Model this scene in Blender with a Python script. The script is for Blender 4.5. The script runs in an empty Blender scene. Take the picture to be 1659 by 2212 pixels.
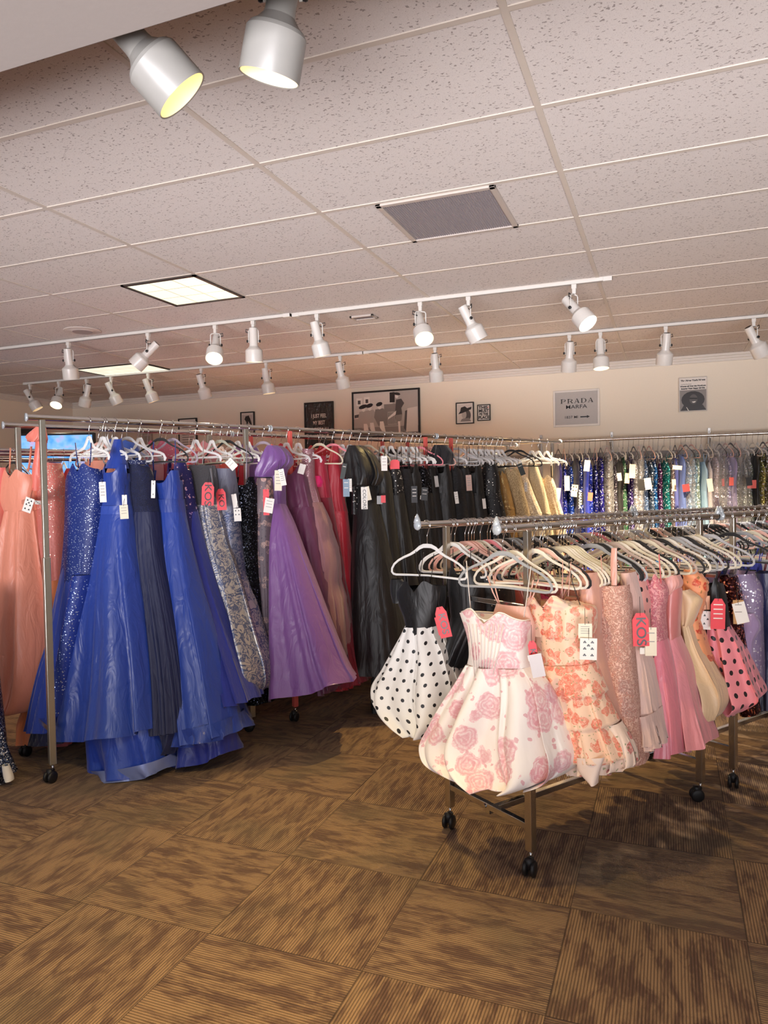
import bpy, math, random
from mathutils import Vector, Matrix, noise
random.seed(7)
WORLD_STR, FRONT_FILL_W, CEILING_FILL_W, SP, SP0, PANEL_E, EXPO, WL = 0.32, 22, 215, 100, 150, 0.6, 0.55, 380
C = bpy.context.scene.collection
ft = 0.3048
PI = math.pi

# ------------------------------------------------------------------ camera
FPX, YAW, PIT, ROL = 1574.9, -0.37384, -0.030274, -0.016809
HC, ZC = 1.6168, 3.0551                      # eye height, ceiling height
_f = Vector((math.sin(YAW)*math.cos(PIT), math.cos(YAW)*math.cos(PIT), math.sin(PIT)))
_r0 = Vector((math.cos(YAW), -math.sin(YAW), 0)); _u0 = _r0.cross(_f)
RT = _r0*math.cos(ROL) + _u0*math.sin(ROL)
UP = _r0*-math.sin(ROL) + _u0*math.cos(ROL)
FW = _f
EYE = Vector((0, 0, HC))
cam = bpy.data.cameras.new('camera'); camo = bpy.data.objects.new('camera', cam); C.objects.link(camo)
m = Matrix((RT, UP, -FW)).transposed().to_4x4(); m.translation = EYE; camo.matrix_world = m
cam.sensor_fit = 'VERTICAL'; cam.sensor_height = 24; cam.lens = FPX/2212*24; cam.clip_start = .05
bpy.context.scene.camera = camo
# ------------------------------------------------------------------ world, light, exposure
sc = bpy.context.scene
sc.view_settings.view_transform = 'Standard'; sc.view_settings.look = 'None'
sc.view_settings.gamma = 1; sc.view_settings.use_curve_mapping = False
sc.view_settings.exposure = EXPO
W = bpy.data.worlds.new('world'); sc.world = W; W.use_nodes = True
W.node_tree.nodes['Background'].inputs[0].default_value = (0.86, 0.90, 1.0, 1)
W.node_tree.nodes['Background'].inputs[1].default_value = WORLD_STR
def light(kind, name, loc, aim, energy, col, size=.1, size_y=None, ang=60, blend=.5):
    l = bpy.data.lights.new(name, kind); o = bpy.data.objects.new(name, l); C.objects.link(o)
    o.location = loc; l.energy = energy; l.color = col
    if kind == 'AREA':
        l.shape = 'RECTANGLE'; l.size = size; l.size_y = size_y or size
    elif kind == 'SPOT':
        l.spot_size = math.radians(ang); l.spot_blend = blend; l.shadow_soft_size = size
    else: l.shadow_soft_size = size
    o.rotation_euler = Vector(aim).to_track_quat('-Z', 'Y').to_euler()
    return o
# unseen fill added behind the camera, as if daylight from a shop front
light('AREA', 'front_fill', (1.2, -3.2, 1.7), (-.35, 1, .12), FRONT_FILL_W, (.95, .97, 1.0), 7, 2.6)
# unseen low fill added behind the camera to brighten the ceiling
_b = light('AREA', 'ceiling_fill', (.3, -4.4, .15), (-.2, 1, .56), CEILING_FILL_W, (.98, .94, .97), 8, 2.4); _b.data.spread = math.radians(66)

# ------------------------------------------------------------------ pixel rays (measuring helpers)
def ray(x, y): return FW + RT*((x-829.5)/FPX) - UP*((y-1106)/FPX)
def onz(x, y, z): d = ray(x, y); return EYE + d*((z-HC)/d.z)
def ony(x, y, Y): d = ray(x, y); return EYE + d*(Y/d.y)
def atd(x, y, D): return EYE + ray(x, y)*D
def px(p):
    v = Vector(p)-EYE; d = v.dot(FW); return 829.5+FPX*v.dot(RT)/d
# ------------------------------------------------------------------ colours and materials
def lin(c):
    if isinstance(c, str): c = tuple(int(c[i:i+2], 16)/255 for i in (0, 2, 4))
    return tuple((v/12.92 if v <= .04045 else ((v+.055)/1.055)**2.4) for v in c)+(1,)
class NT:
    def __init__(s, name):
        s.m = bpy.data.materials.new(name); s.m.use_nodes = True; s.t = s.m.node_tree; s.b = s.t.nodes['Principled BSDF']
    def n(s, t, **k):
        o = s.t.nodes.new(t)
        for a, v in k.items():
            if a.startswith('i_'):
                key = a[2:]; key = int(key) if key.isdigit() else key.replace('_', ' ')
                o.inputs[key].default_value = v
            else: setattr(o, a, v)
        return o
    def l(s, a, b): s.t.links.new(a, b)
    def math(s, op, a, b=None, clamp=False):
        o = s.t.nodes.new('ShaderNodeMath'); o.operation = op; o.use_clamp = clamp
        for i, v in enumerate((a, b)):
            if v is None: continue
            if isinstance(v, (int, float)): o.inputs[i].default_value = v
            else: s.l(v, o.inputs[i])
        return o.outputs[0]
    def ramp(s, fac, stops, interp='LINEAR'):
        o = s.t.nodes.new('ShaderNodeValToRGB'); e = o.color_ramp.elements; o.color_ramp.interpolation = interp
        e[0].position, e[0].color = stops[0][0], stops[0][1]; e[1].position, e[1].color = stops[-1][0], stops[-1][1]
        for p, c in stops[1:-1]: k = e.new(p); k.color = c
        s.l(fac, o.inputs[0]); return o.outputs[0]
    def mix(s, fac, a, b, mode='MIX'):
        o = s.t.nodes.new('ShaderNodeMix'); o.data_type = 'RGBA'; o.blend_type = mode
        for i, v in ((0, fac), (6, a), (7, b)):
            if isinstance(v, (int, float, tuple)): o.inputs[i].default_value = v
            else: s.l(v, o.inputs[i])
        return o.outputs[2]
    def set(s, **k):
        for a, v in k.items():
            i = s.b.inputs[a.replace('_', ' ')]
            if isinstance(v, (int, float, tuple)): i.default_value = v
            else: s.l(v, i)
    def bump(s, h, strength=.3, dist=.002):
        o = s.n('ShaderNodeBump'); o.inputs['Strength'].default_value = strength; o.inputs['Distance'].default_value = dist
        s.l(h, o.inputs['Height']); s.l(o.outputs[0], s.b.inputs['Normal'])
_mc = {}
def mat(key, fn):
    if key not in _mc: _mc[key] = fn().m
    return _mc[key]
def plain(name, col, rough=.5, metal=0, **k):
    def f():
        t = NT(name); tx = t.n('ShaderNodeTexCoord'); nz = t.n('ShaderNodeTexNoise', i_Scale=35.0, i_Detail=3.0)
        t.l(tx.outputs['Object'], nz.inputs['Vector']); c = lin(col)
        t.set(Base_Color=t.mix(nz.outputs[0], tuple(v*.93 for v in c[:3])+(1,), c), Roughness=rough, Metallic=metal, **k); return t
    return mat(name, f)
def coords(t, kind='Object'):
    return t.n('ShaderNodeTexCoord').outputs[kind]
def satin(col, rough=.36, sheen=.25, dark=.82):
    def f():
        t = NT('satin_'+col); o = coords(t)
        mp = t.n('ShaderNodeMapping'); mp.inputs['Scale'].default_value = (14, 14, 4); t.l(o, mp.inputs[0])
        nz = t.n('ShaderNodeTexNoise', i_Scale=1.0, i_Detail=3.0, i_Distortion=1.2); t.l(mp.outputs[0], nz.inputs['Vector'])
        wv = t.n('ShaderNodeTexNoise', i_Scale=900.0, i_Detail=1.0); t.l(o, wv.inputs['Vector'])
        c = lin(col)
        t.set(Base_Color=t.mix(wv.outputs[0], tuple(v*dark for v in c[:3])+(1,), c), Roughness=rough, Sheen_Weight=sheen, Specular_IOR_Level=.6)
        t.bump(nz.outputs[0], .5, .02); return t
    return mat('satin'+col+str(rough), f)
def sequin(col, spark='FFFFFF', scale=170., amt=.35, metal=.75, base=None):
    def f():
        t = NT('sequin_'+col); o = coords(t)
        v = t.n('ShaderNodeTexVoronoi', i_Scale=scale); t.l(o, v.inputs['Vector'])
        g = t.n('ShaderNodeNewGeometry')
        sub = t.n('ShaderNodeVectorMath', operation='SUBTRACT'); sub.inputs[1].default_value = (.5, .5, .5); t.l(v.outputs['Color'], sub.inputs[0])
        scl = t.n('ShaderNodeVectorMath', operation='SCALE'); scl.inputs['Scale'].default_value = 1.1; t.l(sub.outputs[0], scl.inputs[0])
        add = t.n('ShaderNodeVectorMath', operation='ADD'); t.l(g.outputs['Normal'], add.inputs[0]); t.l(scl.outputs[0], add.inputs[1])
        nr = t.n('ShaderNodeVectorMath', operation='NORMALIZE'); t.l(add.outputs[0], nr.inputs[0]); t.l(nr.outputs[0], t.b.inputs['Normal'])
        sx = t.n('ShaderNodeSeparateColor'); t.l(v.outputs['Color'], sx.inputs[0])
        k = t.math('GREATER_THAN', sx.outputs[0], 1-amt*.35)
        t.set(Base_Color=t.mix(k, lin(base or col), lin(spark)), Metallic=metal, Roughness=.28); return t
    return mat('seq'+col+spark+str(scale)+str(amt), f)
def beaded(col, bead='FFFFFF', scale=110., r=.28, metal=0, rough=.5):
    """fabric with scattered glittering beads"""
    def f():
        t = NT('beaded_'+col); o = coords(t)
        v = t.n('ShaderNodeTexVoronoi', i_Scale=scale); t.l(o, v.inputs['Vector'])
        nz = t.n('ShaderNodeTexNoise', i_Scale=14.0, i_Detail=3.0); t.l(o, nz.inputs['Vector'])
        sx = t.n('ShaderNodeSeparateColor'); t.l(v.outputs['Color'], sx.inputs[0])
        k = t.math('LESS_THAN', v.outputs['Distance'], r)
        k = t.math('MULTIPLY', k, t.math('GREATER_THAN', t.math('ADD', sx.outputs[0], t.math('MULTIPLY', nz.outputs[0], 1.2)), 1.15))
        c = lin(col)
        t.set(Base_Color=t.mix(k, t.mix(nz.outputs[0], tuple(x*.8 for x in c[:3])+(1,), c), lin(bead)), Metallic=t.math('MULTIPLY', k, .6), Roughness=t.math('SUBTRACT', rough, t.math('MULTIPLY', k, rough-.15)))
        t.bump(v.outputs['Distance'], .4, .003); return t
    return mat('bead'+col+bead+str(scale)+str(r), f)
def tulle(col, alpha=.8):
    def f():
        t = NT('tulle_'+col); o = coords(t)
        nz = t.n('ShaderNodeTexNoise', i_Scale=20.0, i_Detail=4.0); t.l(o, nz.inputs['Vector']); c = lin(col)
        mp = t.n('ShaderNodeMapping'); mp.inputs['Scale'].default_value = (60, 60, 5); t.l(o, mp.inputs[0])
        w = t.n('ShaderNodeTexNoise', i_Scale=1.0, i_Detail=2.0); t.l(mp.outputs[0], w.inputs['Vector'])
        t.set(Base_Color=t.mix(w.outputs[0], tuple(x*.75 for x in c[:3])+(1,), c), Roughness=.75, Sheen_Weight=.4, Alpha=alpha); t.bump(w.outputs[0], .5, .01); return t
    return mat('tulle'+col+str(alpha), f)
def floral(col, f1, f2, scale=9., cut=.52, rough=.5, leaf=None):
    """printed roses: ringed petal blotches in two tones on a ground"""
    def f():
        t = NT('floral_'+col); o = coords(t)
        d = t.n('ShaderNodeTexNoise', i_Scale=30.0, i_Detail=3.0); t.l(o, d.inputs['Vector'])
        dv = t.n('ShaderNodeVectorMath', operation='SCALE'); dv.inputs['Scale'].default_value = .035; t.l(d.outputs['Color'], dv.inputs[0])
        ad = t.n('ShaderNodeVectorMath', operation='ADD'); t.l(o, ad.inputs[0]); t.l(dv.outputs[0], ad.inputs[1])
        v = t.n('ShaderNodeTexVoronoi', i_Scale=scale, i_Randomness=.9); t.l(ad.outputs[0], v.inputs['Vector'])
        sx = t.n('ShaderNodeSeparateColor'); t.l(v.outputs['Color'], sx.inputs[0])
        on = t.math('GREATER_THAN', sx.outputs[0], .38)
        flower = t.math('MULTIPLY', t.math('LESS_THAN', v.outputs['Distance'], cut*.72), on)
        ring = t.math('SINE', t.math('MULTIPLY', v.outputs['Distance'], 46))
        ring = t.math('MULTIPLY', t.math('ADD', t.math('MULTIPLY', ring, .5), .5), flower)
        n2 = t.n('ShaderNodeTexNoise', i_Scale=42.0, i_Detail=4.0, i_Distortion=2.0); t.l(o, n2.inputs['Vector'])
        pet = t.math('MULTIPLY', flower, t.ramp(n2.outputs[0], [(.38, (.25, .25, .25, 1)), (.62, (1, 1, 1, 1))]))
        c = t.mix(pet, lin(col), lin(f1)); c = t.mix(t.math('MULTIPLY', ring, .55), c, lin(f2))
        v2 = t.n('ShaderNodeTexVoronoi', i_Scale=scale*3.4); t.l(ad.outputs[0], v2.inputs['Vector'])
        s2 = t.n('ShaderNodeSeparateColor'); t.l(v2.outputs['Color'], s2.inputs[0])
        lf = t.math('MULTIPLY', t.math('LESS_THAN', v2.outputs['Distance'], .33), t.math('GREATER_THAN', s2.outputs[1], .72))
        c = t.mix(t.math('MULTIPLY', lf, .75), c, lin(leaf or f2))
        t.set(Base_Color=c, Roughness=rough, Sheen_Weight=.15)
        mp = t.n('ShaderNodeMapping'); mp.inputs['Scale'].default_value = (18, 18, 5); t.l(o, mp.inputs[0])
        w = t.n('ShaderNodeTexNoise', i_Scale=1.0, i_Detail=2.0); t.l(mp.outputs[0], w.inputs['Vector']); t.bump(w.outputs[0], .4, .015); return t
    return mat('floral'+col+f1+str(scale), f)
def brocade(col, pat, scale=16., metal=.5):
    def f():
        t = NT('brocade_'+col); o = coords(t)
        n = t.n('ShaderNodeTexNoise', i_Scale=scale, i_Detail=2.5, i_Distortion=2.5); t.l(o, n.inputs['Vector'])
        k = t.ramp(n.outputs[0], [(.44, (0, 0, 0, 1)), (.47, (1, 1, 1, 1)), (.53, (1, 1, 1, 1)), (.56, (.15, .15, .15, 1)), (.62, (.15, .15, .15, 1)), (.65, (1, 1, 1, 1))])
        t.set(Base_Color=t.mix(k, lin(col), lin(pat)), Roughness=.33, Metallic=metal); t.bump(k, .3, .003); return t
    return mat('broc'+col+pat, f)
def dots(col, dot, pitch=.062, r=.0125, rough=.45):
    """printed polka dots laid on the cloth's own UV map (in metres)"""
    def f():
        t = NT('polka_'+col); uv = coords(t, 'UV')
        s = t.n('ShaderNodeSeparateXYZ'); t.l(uv, s.inputs[0])
        y = t.math('DIVIDE', s.outputs[1], pitch*.8); row = t.math('FLOOR', y)
        x = t.math('ADD', t.math('DIVIDE', s.outputs[0], pitch), t.math('MULTIPLY', t.math('MODULO', t.math('ABSOLUTE', row), 2), .5))
        fx = t.math('MULTIPLY', t.math('SUBTRACT', t.math('SUBTRACT', x, t.math('FLOOR', x)), .5), pitch)
        fy = t.math('MULTIPLY', t.math('SUBTRACT', t.math('SUBTRACT', y, row), .5), pitch*.8)
        d = t.math('SQRT', t.math('ADD', t.math('MULTIPLY', fx, fx), t.math('MULTIPLY', fy, fy)))
        k = t.math('LESS_THAN', d, r)
        nz = t.n('ShaderNodeTexNoise', i_Scale=9.0, i_Detail=2.0); t.l(coords(t), nz.inputs['Vector'])
        t.set(Base_Color=t.mix(k, lin(col), lin(dot)), Roughness=rough, Sheen_Weight=.2); t.bump(nz.outputs[0], .4, .02); return t
    return mat('dots'+col+dot, f)
def lace(col, hi, scale=60.):
    def f():
        t = NT('lace_'+col); o = coords(t)
        n = t.n('ShaderNodeTexNoise', i_Scale=scale, i_Detail=2.0, i_Distortion=3.0); t.l(o, n.inputs['Vector'])
        k = t.ramp(n.outputs[0], [(.42, (0, 0, 0, 1)), (.55, (1, 1, 1, 1))])
        t.set(Base_Color=t.mix(k, lin(col), lin(hi)), Roughness=.6, Sheen_Weight=.06); t.bump(k, .8, .004); return t
    return mat('lace'+col+hi, f)
def chrome(): 
    return plain('polished_chrome', 'D8D6D4', .12, 1.0)
M_BLK = lambda: plain('black_plastic', '18181A', .4)
M_WHT = lambda: plain('white_enamel', 'DAD6D0', .35)
# ------------------------------------------------------------------ mesh helpers
def mesh(name, verts, faces, mt=None, parent=None, smooth=True, uvs=None, loc=None):
    me = bpy.data.meshes.new(name); me.from_pydata([tuple(v) for v in verts], [], faces); me.update()
    if uvs:
        ul = me.uv_layers.new(name='UVMap')
        for lp in me.loops: ul.data[lp.index].uv = uvs[lp.vertex_index]
    if smooth:
        for p in me.polygons: p.use_smooth = True
    if mt: me.materials.append(mt)
    o = bpy.data.objects.new(name, me); C.objects.link(o)
    if parent: o.parent = parent
    if loc is not None: o.location = loc
    return o
class MB:
    def __init__(s): s.v = []; s.f = []
    def add(s, v, f):
        b = len(s.v); s.v += [Vector(p) for p in v]; s.f += [[i+b for i in q] for q in f]; return s
    def box(s, c, d, ax=None):
        c = Vector(c); X, Y, Z = ax or (Vector((1, 0, 0)), Vector((0, 1, 0)), Vector((0, 0, 1)))
        v = [c+X*(i*d[0]/2)+Y*(j*d[1]/2)+Z*(k*d[2]/2) for i in (-1, 1) for j in (-1, 1) for k in (-1, 1)]
        return s.add(v, [[0, 1, 3, 2], [4, 6, 7, 5], [0, 4, 5, 1], [2, 3, 7, 6], [0, 2, 6, 4], [1, 5, 7, 3]])
    def bar(s, a, b, w, h=None):
        a = Vector(a); b = Vector(b); d = (b-a); L = d.length; d.normalize()
        up = Vector((0, 0, 1)) if abs(d.z) < .9 else Vector((.488, .873, 0))
        x = d.cross(up).normalized(); y = x.cross(d)
        return s.box((a+b)/2, (L, w, h or w), (d, x, y))
    def tube(s, pts, r, n=8, cap=True, flat=None):
        pts = [Vector(p) for p in pts]; N = len(pts); rings = []; prev = None
        rr = r if isinstance(r, (list, tuple)) else [r]*N
        for i, p in enumerate(pts):
            t = (pts[min(i+1, N-1)]-pts[max(i-1, 0)]).normalized()
            if prev is None:
                a = Vector((0, 1, 0)) if abs(t.y) < .9 else Vector((1, 0, 0)); x = (a-t*a.dot(t)).normalized()
            else: x = (prev-t*prev.dot(t)).normalized()
            prev = x; y = t.cross(x)
            fx, fy = flat or (1, 1)
            rings.append([p+(x*math.cos(2*PI*k/n)*fx+y*math.sin(2*PI*k/n)*fy)*rr[i] for k in range(n)])
        f = [[i*n+k, i*n+(k+1) % n, (i+1)*n+(k+1) % n, (i+1)*n+k] for i in range(N-1) for k in range(n)]
        if cap: f += [list(range(n))[::-1], [(N-1)*n+k for k in range(n)]]
        return s.add([v for g in rings for v in g], f)
    def lathe(s, prof, n=32, org=(0, 0, 0), ax=(0, 0, 1), close=False):
        """prof: list of (radius, distance along axis)"""
        ax = Vector(ax).normalized(); a = Vector((1, 0, 0)) if abs(ax.x) < .9 else Vector((0, 1, 0))
        x = (a-ax*a.dot(ax)).normalized(); y = ax.cross(x); org = Vector(org)
        v = [org+ax*h+(x*math.cos(2*PI*k/n)+y*math.sin(2*PI*k/n))*max(r, 1e-4) for r, h in prof for k in range(n)]
        N = len(prof); f = [[i*n+k, i*n+(k+1) % n, (i+1)*n+(k+1) % n, (i+1)*n+k] for i in range(N-1) for k in range(n)]
        return s.add(v, f)
    def build(s, name, mt, parent=None, smooth=False, bevel=0, loc=None):
        o = mesh(name, s.v, s.f, mt, parent, smooth, loc=loc)
        if bevel:
            b = o.modifiers.new('bevel', 'BEVEL'); b.width = bevel; b.segments = 2; b.limit_method = 'ANGLE'
        elif smooth: pass
        return o
def autosmooth(o, deg=40):
    for p in o.data.polygons: p.use_smooth = True
    o.data.set_sharp_from_angle(angle=math.radians(deg)); return o
def tag(o, label=None, cat=None, group=None, kind=None):
    if label: o['label'] = label
    if cat: o['category'] = cat
    if group: o['group'] = group
    if kind: o['kind'] = kind
    return o
def empty(name, loc, label, cat, group=None):
    o = bpy.data.objects.new(name, None); C.objects.link(o); o.location = loc; o.empty_display_size = .05
    return tag(o, label, cat, group)
def textmesh(name, body, size, org, X, Z, mt, parent, sx=1.0, align='CENTER', ext=.0006, bold=0):
    """flat lettering standing in the plane of X (reading direction) and Z (up)"""
    cu = bpy.data.curves.new(name, 'FONT'); cu.body = body; cu.size = size; cu.align_x = align; cu.align_y = 'CENTER'; cu.extrude = ext; cu.offset = bold
    o = bpy.data.objects.new(name, cu); C.objects.link(o)
    dg = bpy.context.evaluated_depsgraph_get(); me = bpy.data.meshes.new_from_object(o.evaluated_get(dg))
    bpy.data.objects.remove(o); X = Vector(X).normalized(); Z = Vector(Z).normalized(); Y = X.cross(Z)
    org = Vector(org)
    for v in me.vertices: c = v.co; v.co = org+X*(c.x*sx)+Z*c.y-Y*c.z
    me.materials.clear(); me.materials.append(mt); me.update()
    ob = bpy.data.objects.new(name, me); C.objects.link(ob); ob.parent = parent; return ob
# ================================================================== SETTING
GX0, GY0, FX0, FY0, TS = -1.675, 2.831, -2.191, 2.8135, 0.6096
XL, XR, YB, YF = -8.7, 6.0, 8.9, -1.4
def st(o): return tag(o, kind='structure')
def m_carpet():
    t = NT('carpet_tiles'); o = coords(t); s = t.n('ShaderNodeSeparateXYZ'); t.l(o, s.inputs[0])
    u = t.math('DIVIDE', t.math('SUBTRACT', s.outputs[0], FX0-20*TS), TS); v = t.math('DIVIDE', t.math('SUBTRACT', s.outputs[1], FY0-20*TS), TS)
    iu, iv = t.math('FLOOR', u), t.math('FLOOR', v)
    par = t.math('MODULO', t.math('ADD', iu, iv), 2)
    fu, fv = t.math('SUBTRACT', u, iu), t.math('SUBTRACT', v, iv)
    def sel(a, b):   # parity 1 -> a
        return t.math('ADD', t.math('MULTIPLY', par, a), t.math('MULTIPLY', t.math('SUBTRACT', 1, par), b))
    across, along = sel(s.outputs[1], s.outputs[0]), sel(s.outputs[0], s.outputs[1])
    wave = t.math('SINE', t.math('MULTIPLY', across, 2*PI/.0105))
    cv = t.n('ShaderNodeCombineXYZ'); t.l(t.math('MULTIPLY', across, 20), cv.inputs[0]); t.l(t.math('MULTIPLY', along, 5.5), cv.inputs[1])
    rn = t.n('ShaderNodeTexWhiteNoise', noise_dimensions='2D'); c2 = t.n('ShaderNodeCombineXYZ'); t.l(iu, c2.inputs[0]); t.l(iv, c2.inputs[1]); t.l(c2.outputs[0], rn.inputs['Vector'])
    t.l(t.math('MULTIPLY', rn.outputs['Value'], 40), cv.inputs[2])
    n1 = t.n('ShaderNodeTexNoise', i_Scale=1.0, i_Detail=5.0, i_Roughness=.62, i_Distortion=.6); t.l(cv.outputs[0], n1.inputs['Vector'])
    cw = t.n('ShaderNodeCombineXYZ'); t.l(t.math('MULTIPLY', across, 95), cw.inputs[0]); t.l(t.math('MULTIPLY', along, 9), cw.inputs[1])
    n2 = t.n('ShaderNodeTexNoise', i_Scale=1.0, i_Detail=3.0); t.l(cw.outputs[0], n2.inputs['Vector'])
    n3 = t.n('ShaderNodeTexNoise', i_Scale=2.2, i_Detail=2.0); t.l(o, n3.inputs['Vector'])
    fine = t.n('ShaderNodeTexNoise', i_Scale=450.0, i_Detail=1.0); t.l(o, fine.inputs['Vector'])
    blot = t.ramp(t.math('ADD', n1.outputs[0], t.math('MULTIPLY', t.math('SUBTRACT', n2.outputs[0], .5), .35)), [(.40, (0, 0, 0, 1)), (.58, (1, 1, 1, 1))])
    c = t.mix(blot, lin('735644'), lin('AE8C68'))
    c = t.mix(t.ramp(n3.outputs[0], [(.5, (0, 0, 0, 1)), (.7, (.55, .55, .55, 1))]), c, lin('7B6C52'))
    c = t.mix(t.ramp(t.math('ADD', t.math('MULTIPLY', wave, .5), .5), [(.15, (.62, .62, .62, 1)), (.55, (0, 0, 0, 1))]), c, lin('33261F'))
    c = t.mix(t.ramp(fine.outputs[0], [(.4, (.3, .3, .3, 1)), (.65, (0, 0, 0, 1))]), c, lin('3A2C24'))
    edge = t.math('MINIMUM', t.math('MINIMUM', fu, t.math('SUBTRACT', 1, fu)), t.math('MINIMUM', fv, t.math('SUBTRACT', 1, fv)))
    c = t.mix(t.math('MULTIPLY', t.math('LESS_THAN', edge, .0035), .6), c, lin('2A1F1A'))
    t.set(Base_Color=c, Roughness=.92, Sheen_Weight=.1, Specular_IOR_Level=.15); t.bump(wave, .6, .002); return t
def m_ceiling():
    t = NT('mineral_fibre_ceiling'); o = coords(t)
    ds = t.n('ShaderNodeTexNoise', i_Scale=45.0, i_Detail=2.0); t.l(o, ds.inputs['Vector'])
    dv = t.n('ShaderNodeVectorMath', operation='SCALE'); dv.inputs['Scale'].default_value = .03; t.l(ds.outputs['Color'], dv.inputs[0])
    ad = t.n('ShaderNodeVectorMath', operation='ADD'); t.l(o, ad.inputs[0]); t.l(dv.outputs[0], ad.inputs[1])
    mp = t.n('ShaderNodeMapping'); mp.inputs['Rotation'].default_value = (0, 0, .5); mp.inputs['Scale'].default_value = (1, 2.2, 1); t.l(ad.outputs[0], mp.inputs[0])
    v = t.n('ShaderNodeTexVoronoi', i_Scale=52.0); t.l(mp.outputs[0], v.inputs['Vector'])
    sx = t.n('ShaderNodeSeparateColor'); t.l(v.outputs['Color'], sx.inputs[0])
    pit = t.math('LESS_THAN', v.outputs['Distance'], t.math('MULTIPLY', t.math('SUBTRACT', sx.outputs[0], .08), .40))
    v2 = t.n('ShaderNodeTexVoronoi', i_Scale=150.0); t.l(o, v2.inputs['Vector'])
    pin = t.math('LESS_THAN', v2.outputs['Distance'], .17)
    k = t.math('MAXIMUM', pit, t.math('MULTIPLY', pin, .55))
    gr = t.n('ShaderNodeTexNoise', i_Scale=260.0, i_Detail=2.0); t.l(o, gr.inputs['Vector'])
    c = t.mix(gr.outputs[0], lin('CFC6C1'), lin('E2DBD6')); c = t.mix(t.math('MULTIPLY', k, .62), c, lin('6E605B'))  # dark colour paints the shade inside the tile fissures and pinholes
    t.set(Base_Color=c, Roughness=.95, Specular_IOR_Level=.1); t.bump(t.math('SUBTRACT', 1, k), .8, .004); return t
def m_wall(col, name='painted_wall'):
    t = NT(name); o = coords(t); n = t.n('ShaderNodeTexNoise', i_Scale=70.0, i_Detail=4.0); t.l(o, n.inputs['Vector']); c = lin(col)
    t.set(Base_Color=t.mix(n.outputs[0], tuple(x*.95 for x in c[:3])+(1,), c), Roughness=.75); t.bump(n.outputs[0], .15, .002); return t
MC, MF, MW = mat('ceil', m_ceiling), mat('carpet', m_carpet), mat('wall', lambda: m_wall('EFE4D2'))
MT = plain('ceiling_grid_metal', 'CFC4B8', .45)
st(MB().box(((XL+XR)/2, (YB+YF)/2, -.05), (XR-XL, YB-YF, .1)).build('floor', MF))
st(MB().box(((XL+XR)/2, (YB+YF)/2, ZC+.05), (XR-XL, YB-YF, .1)).build('ceiling', MC))
st(MB().box(((XL+XR)/2, YB+.05, ZC/2), (XR-XL, .1, ZC)).build('wall_back', MW))
st(MB().box((XL-.05, (YB+YF)/2, ZC/2), (.1, YB-YF, ZC)).build('wall_left', MW))
st(MB().box((XR+.05, (YB+YF)/2, ZC/2), (.1, YB-YF, ZC)).build('wall_right', MW))
g = MB()
k = -6
xs = [GX0+4*ft*i for i in range(-6, 7) if XL < GX0+4*ft*i < XR]; ys = [GY0+2*ft*j for j in range(-7, 10) if YF < GY0+2*ft*j < YB]
for x in xs: g.box((x, (YB+YF)/2, ZC-.002), (.024, YB-YF, .006))
for y in ys: g.box(((XL+XR)/2, y, ZC-.0016), (XR-XL, .024, .005))
st(g.build('trim_1', MT))
cr = MB()
for d, h in ((.055, .03), (.035, .055), (.018, .085)):
    cr.box(((XL+XR)/2, YB-d/2, ZC-h/2), (XR-XL, d, h)); cr.box((XL+d/2, (YB+YF)/2, ZC-h/2), (d, YB-YF, h))
st(cr.build('trim_2', plain('crown_moulding_paint', 'DED6CC', .5), bevel=.006))
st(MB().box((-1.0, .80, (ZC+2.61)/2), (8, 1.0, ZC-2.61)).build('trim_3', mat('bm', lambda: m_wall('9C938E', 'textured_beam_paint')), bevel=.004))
st(MB().box(((XL+XR)/2, YB-.008, .05), (XR-XL, .016, .1)).build('baseboard_back', plain('baseboard_paint', '3A332E', .5)))

# ------------------------------------------------------------------ ceiling fixtures
def panel(x0, x1, y0, y1, n, m_, label, e):
    c = ((x0+x1)/2, (y0+y1)/2, ZC-.006)
    r = empty('ceiling_light', c, label, 'ceiling light', 'fluorescent ceiling panels')
    w, d = x1-x0, y1-y0; f = MB()
    for s in (-1, 1): f.box((s*(w/2-.012), 0, 0), (.024, d, .014)); f.box((0, s*(d/2-.012), 0), (w, .024, .014))
    f.build('frame', plain('dark_bronze_trim', '3A332E', .4), r)
    def fn():
        t = NT('prismatic_diffuser'); o = coords(t, 'Generated'); s = t.n('ShaderNodeSeparateXYZ'); t.l(o, s.inputs[0])
        k = None
        for i, q in ((0, n), (1, m_)):
            a = t.math('MULTIPLY', s.outputs[i], q); a = t.math('ABSOLUTE', t.math('SUBTRACT', t.math('SUBTRACT', a, t.math('FLOOR', a)), .5))
            b = t.math('GREATER_THAN', a, .475); k = b if k is None else t.math('MAXIMUM', k, b)
        col = t.mix(k, lin('F6F6DF'), lin('BCB89C'))
        t.set(Base_Color=col, Emission_Color=col, Emission_Strength=e, Roughness=.3); return t
    MB().box((0, 0, .001), (w-.05, d-.05, .006)).build('diffuser', mat('diff%d' % n, fn), r)
panel(GX0-4*ft-2*ft, GX0-4*ft, GY0+4*ft, GY0+6*ft, 3, 3, 'square lit fluorescent panel in the ceiling, the nearer one', PANEL_E)
panel(-6.33, -5.36, GY0+12*ft, GY0+14*ft, 6, 3, 'wide lit fluorescent panel farther back, partly behind the track lights', PANEL_E)
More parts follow.
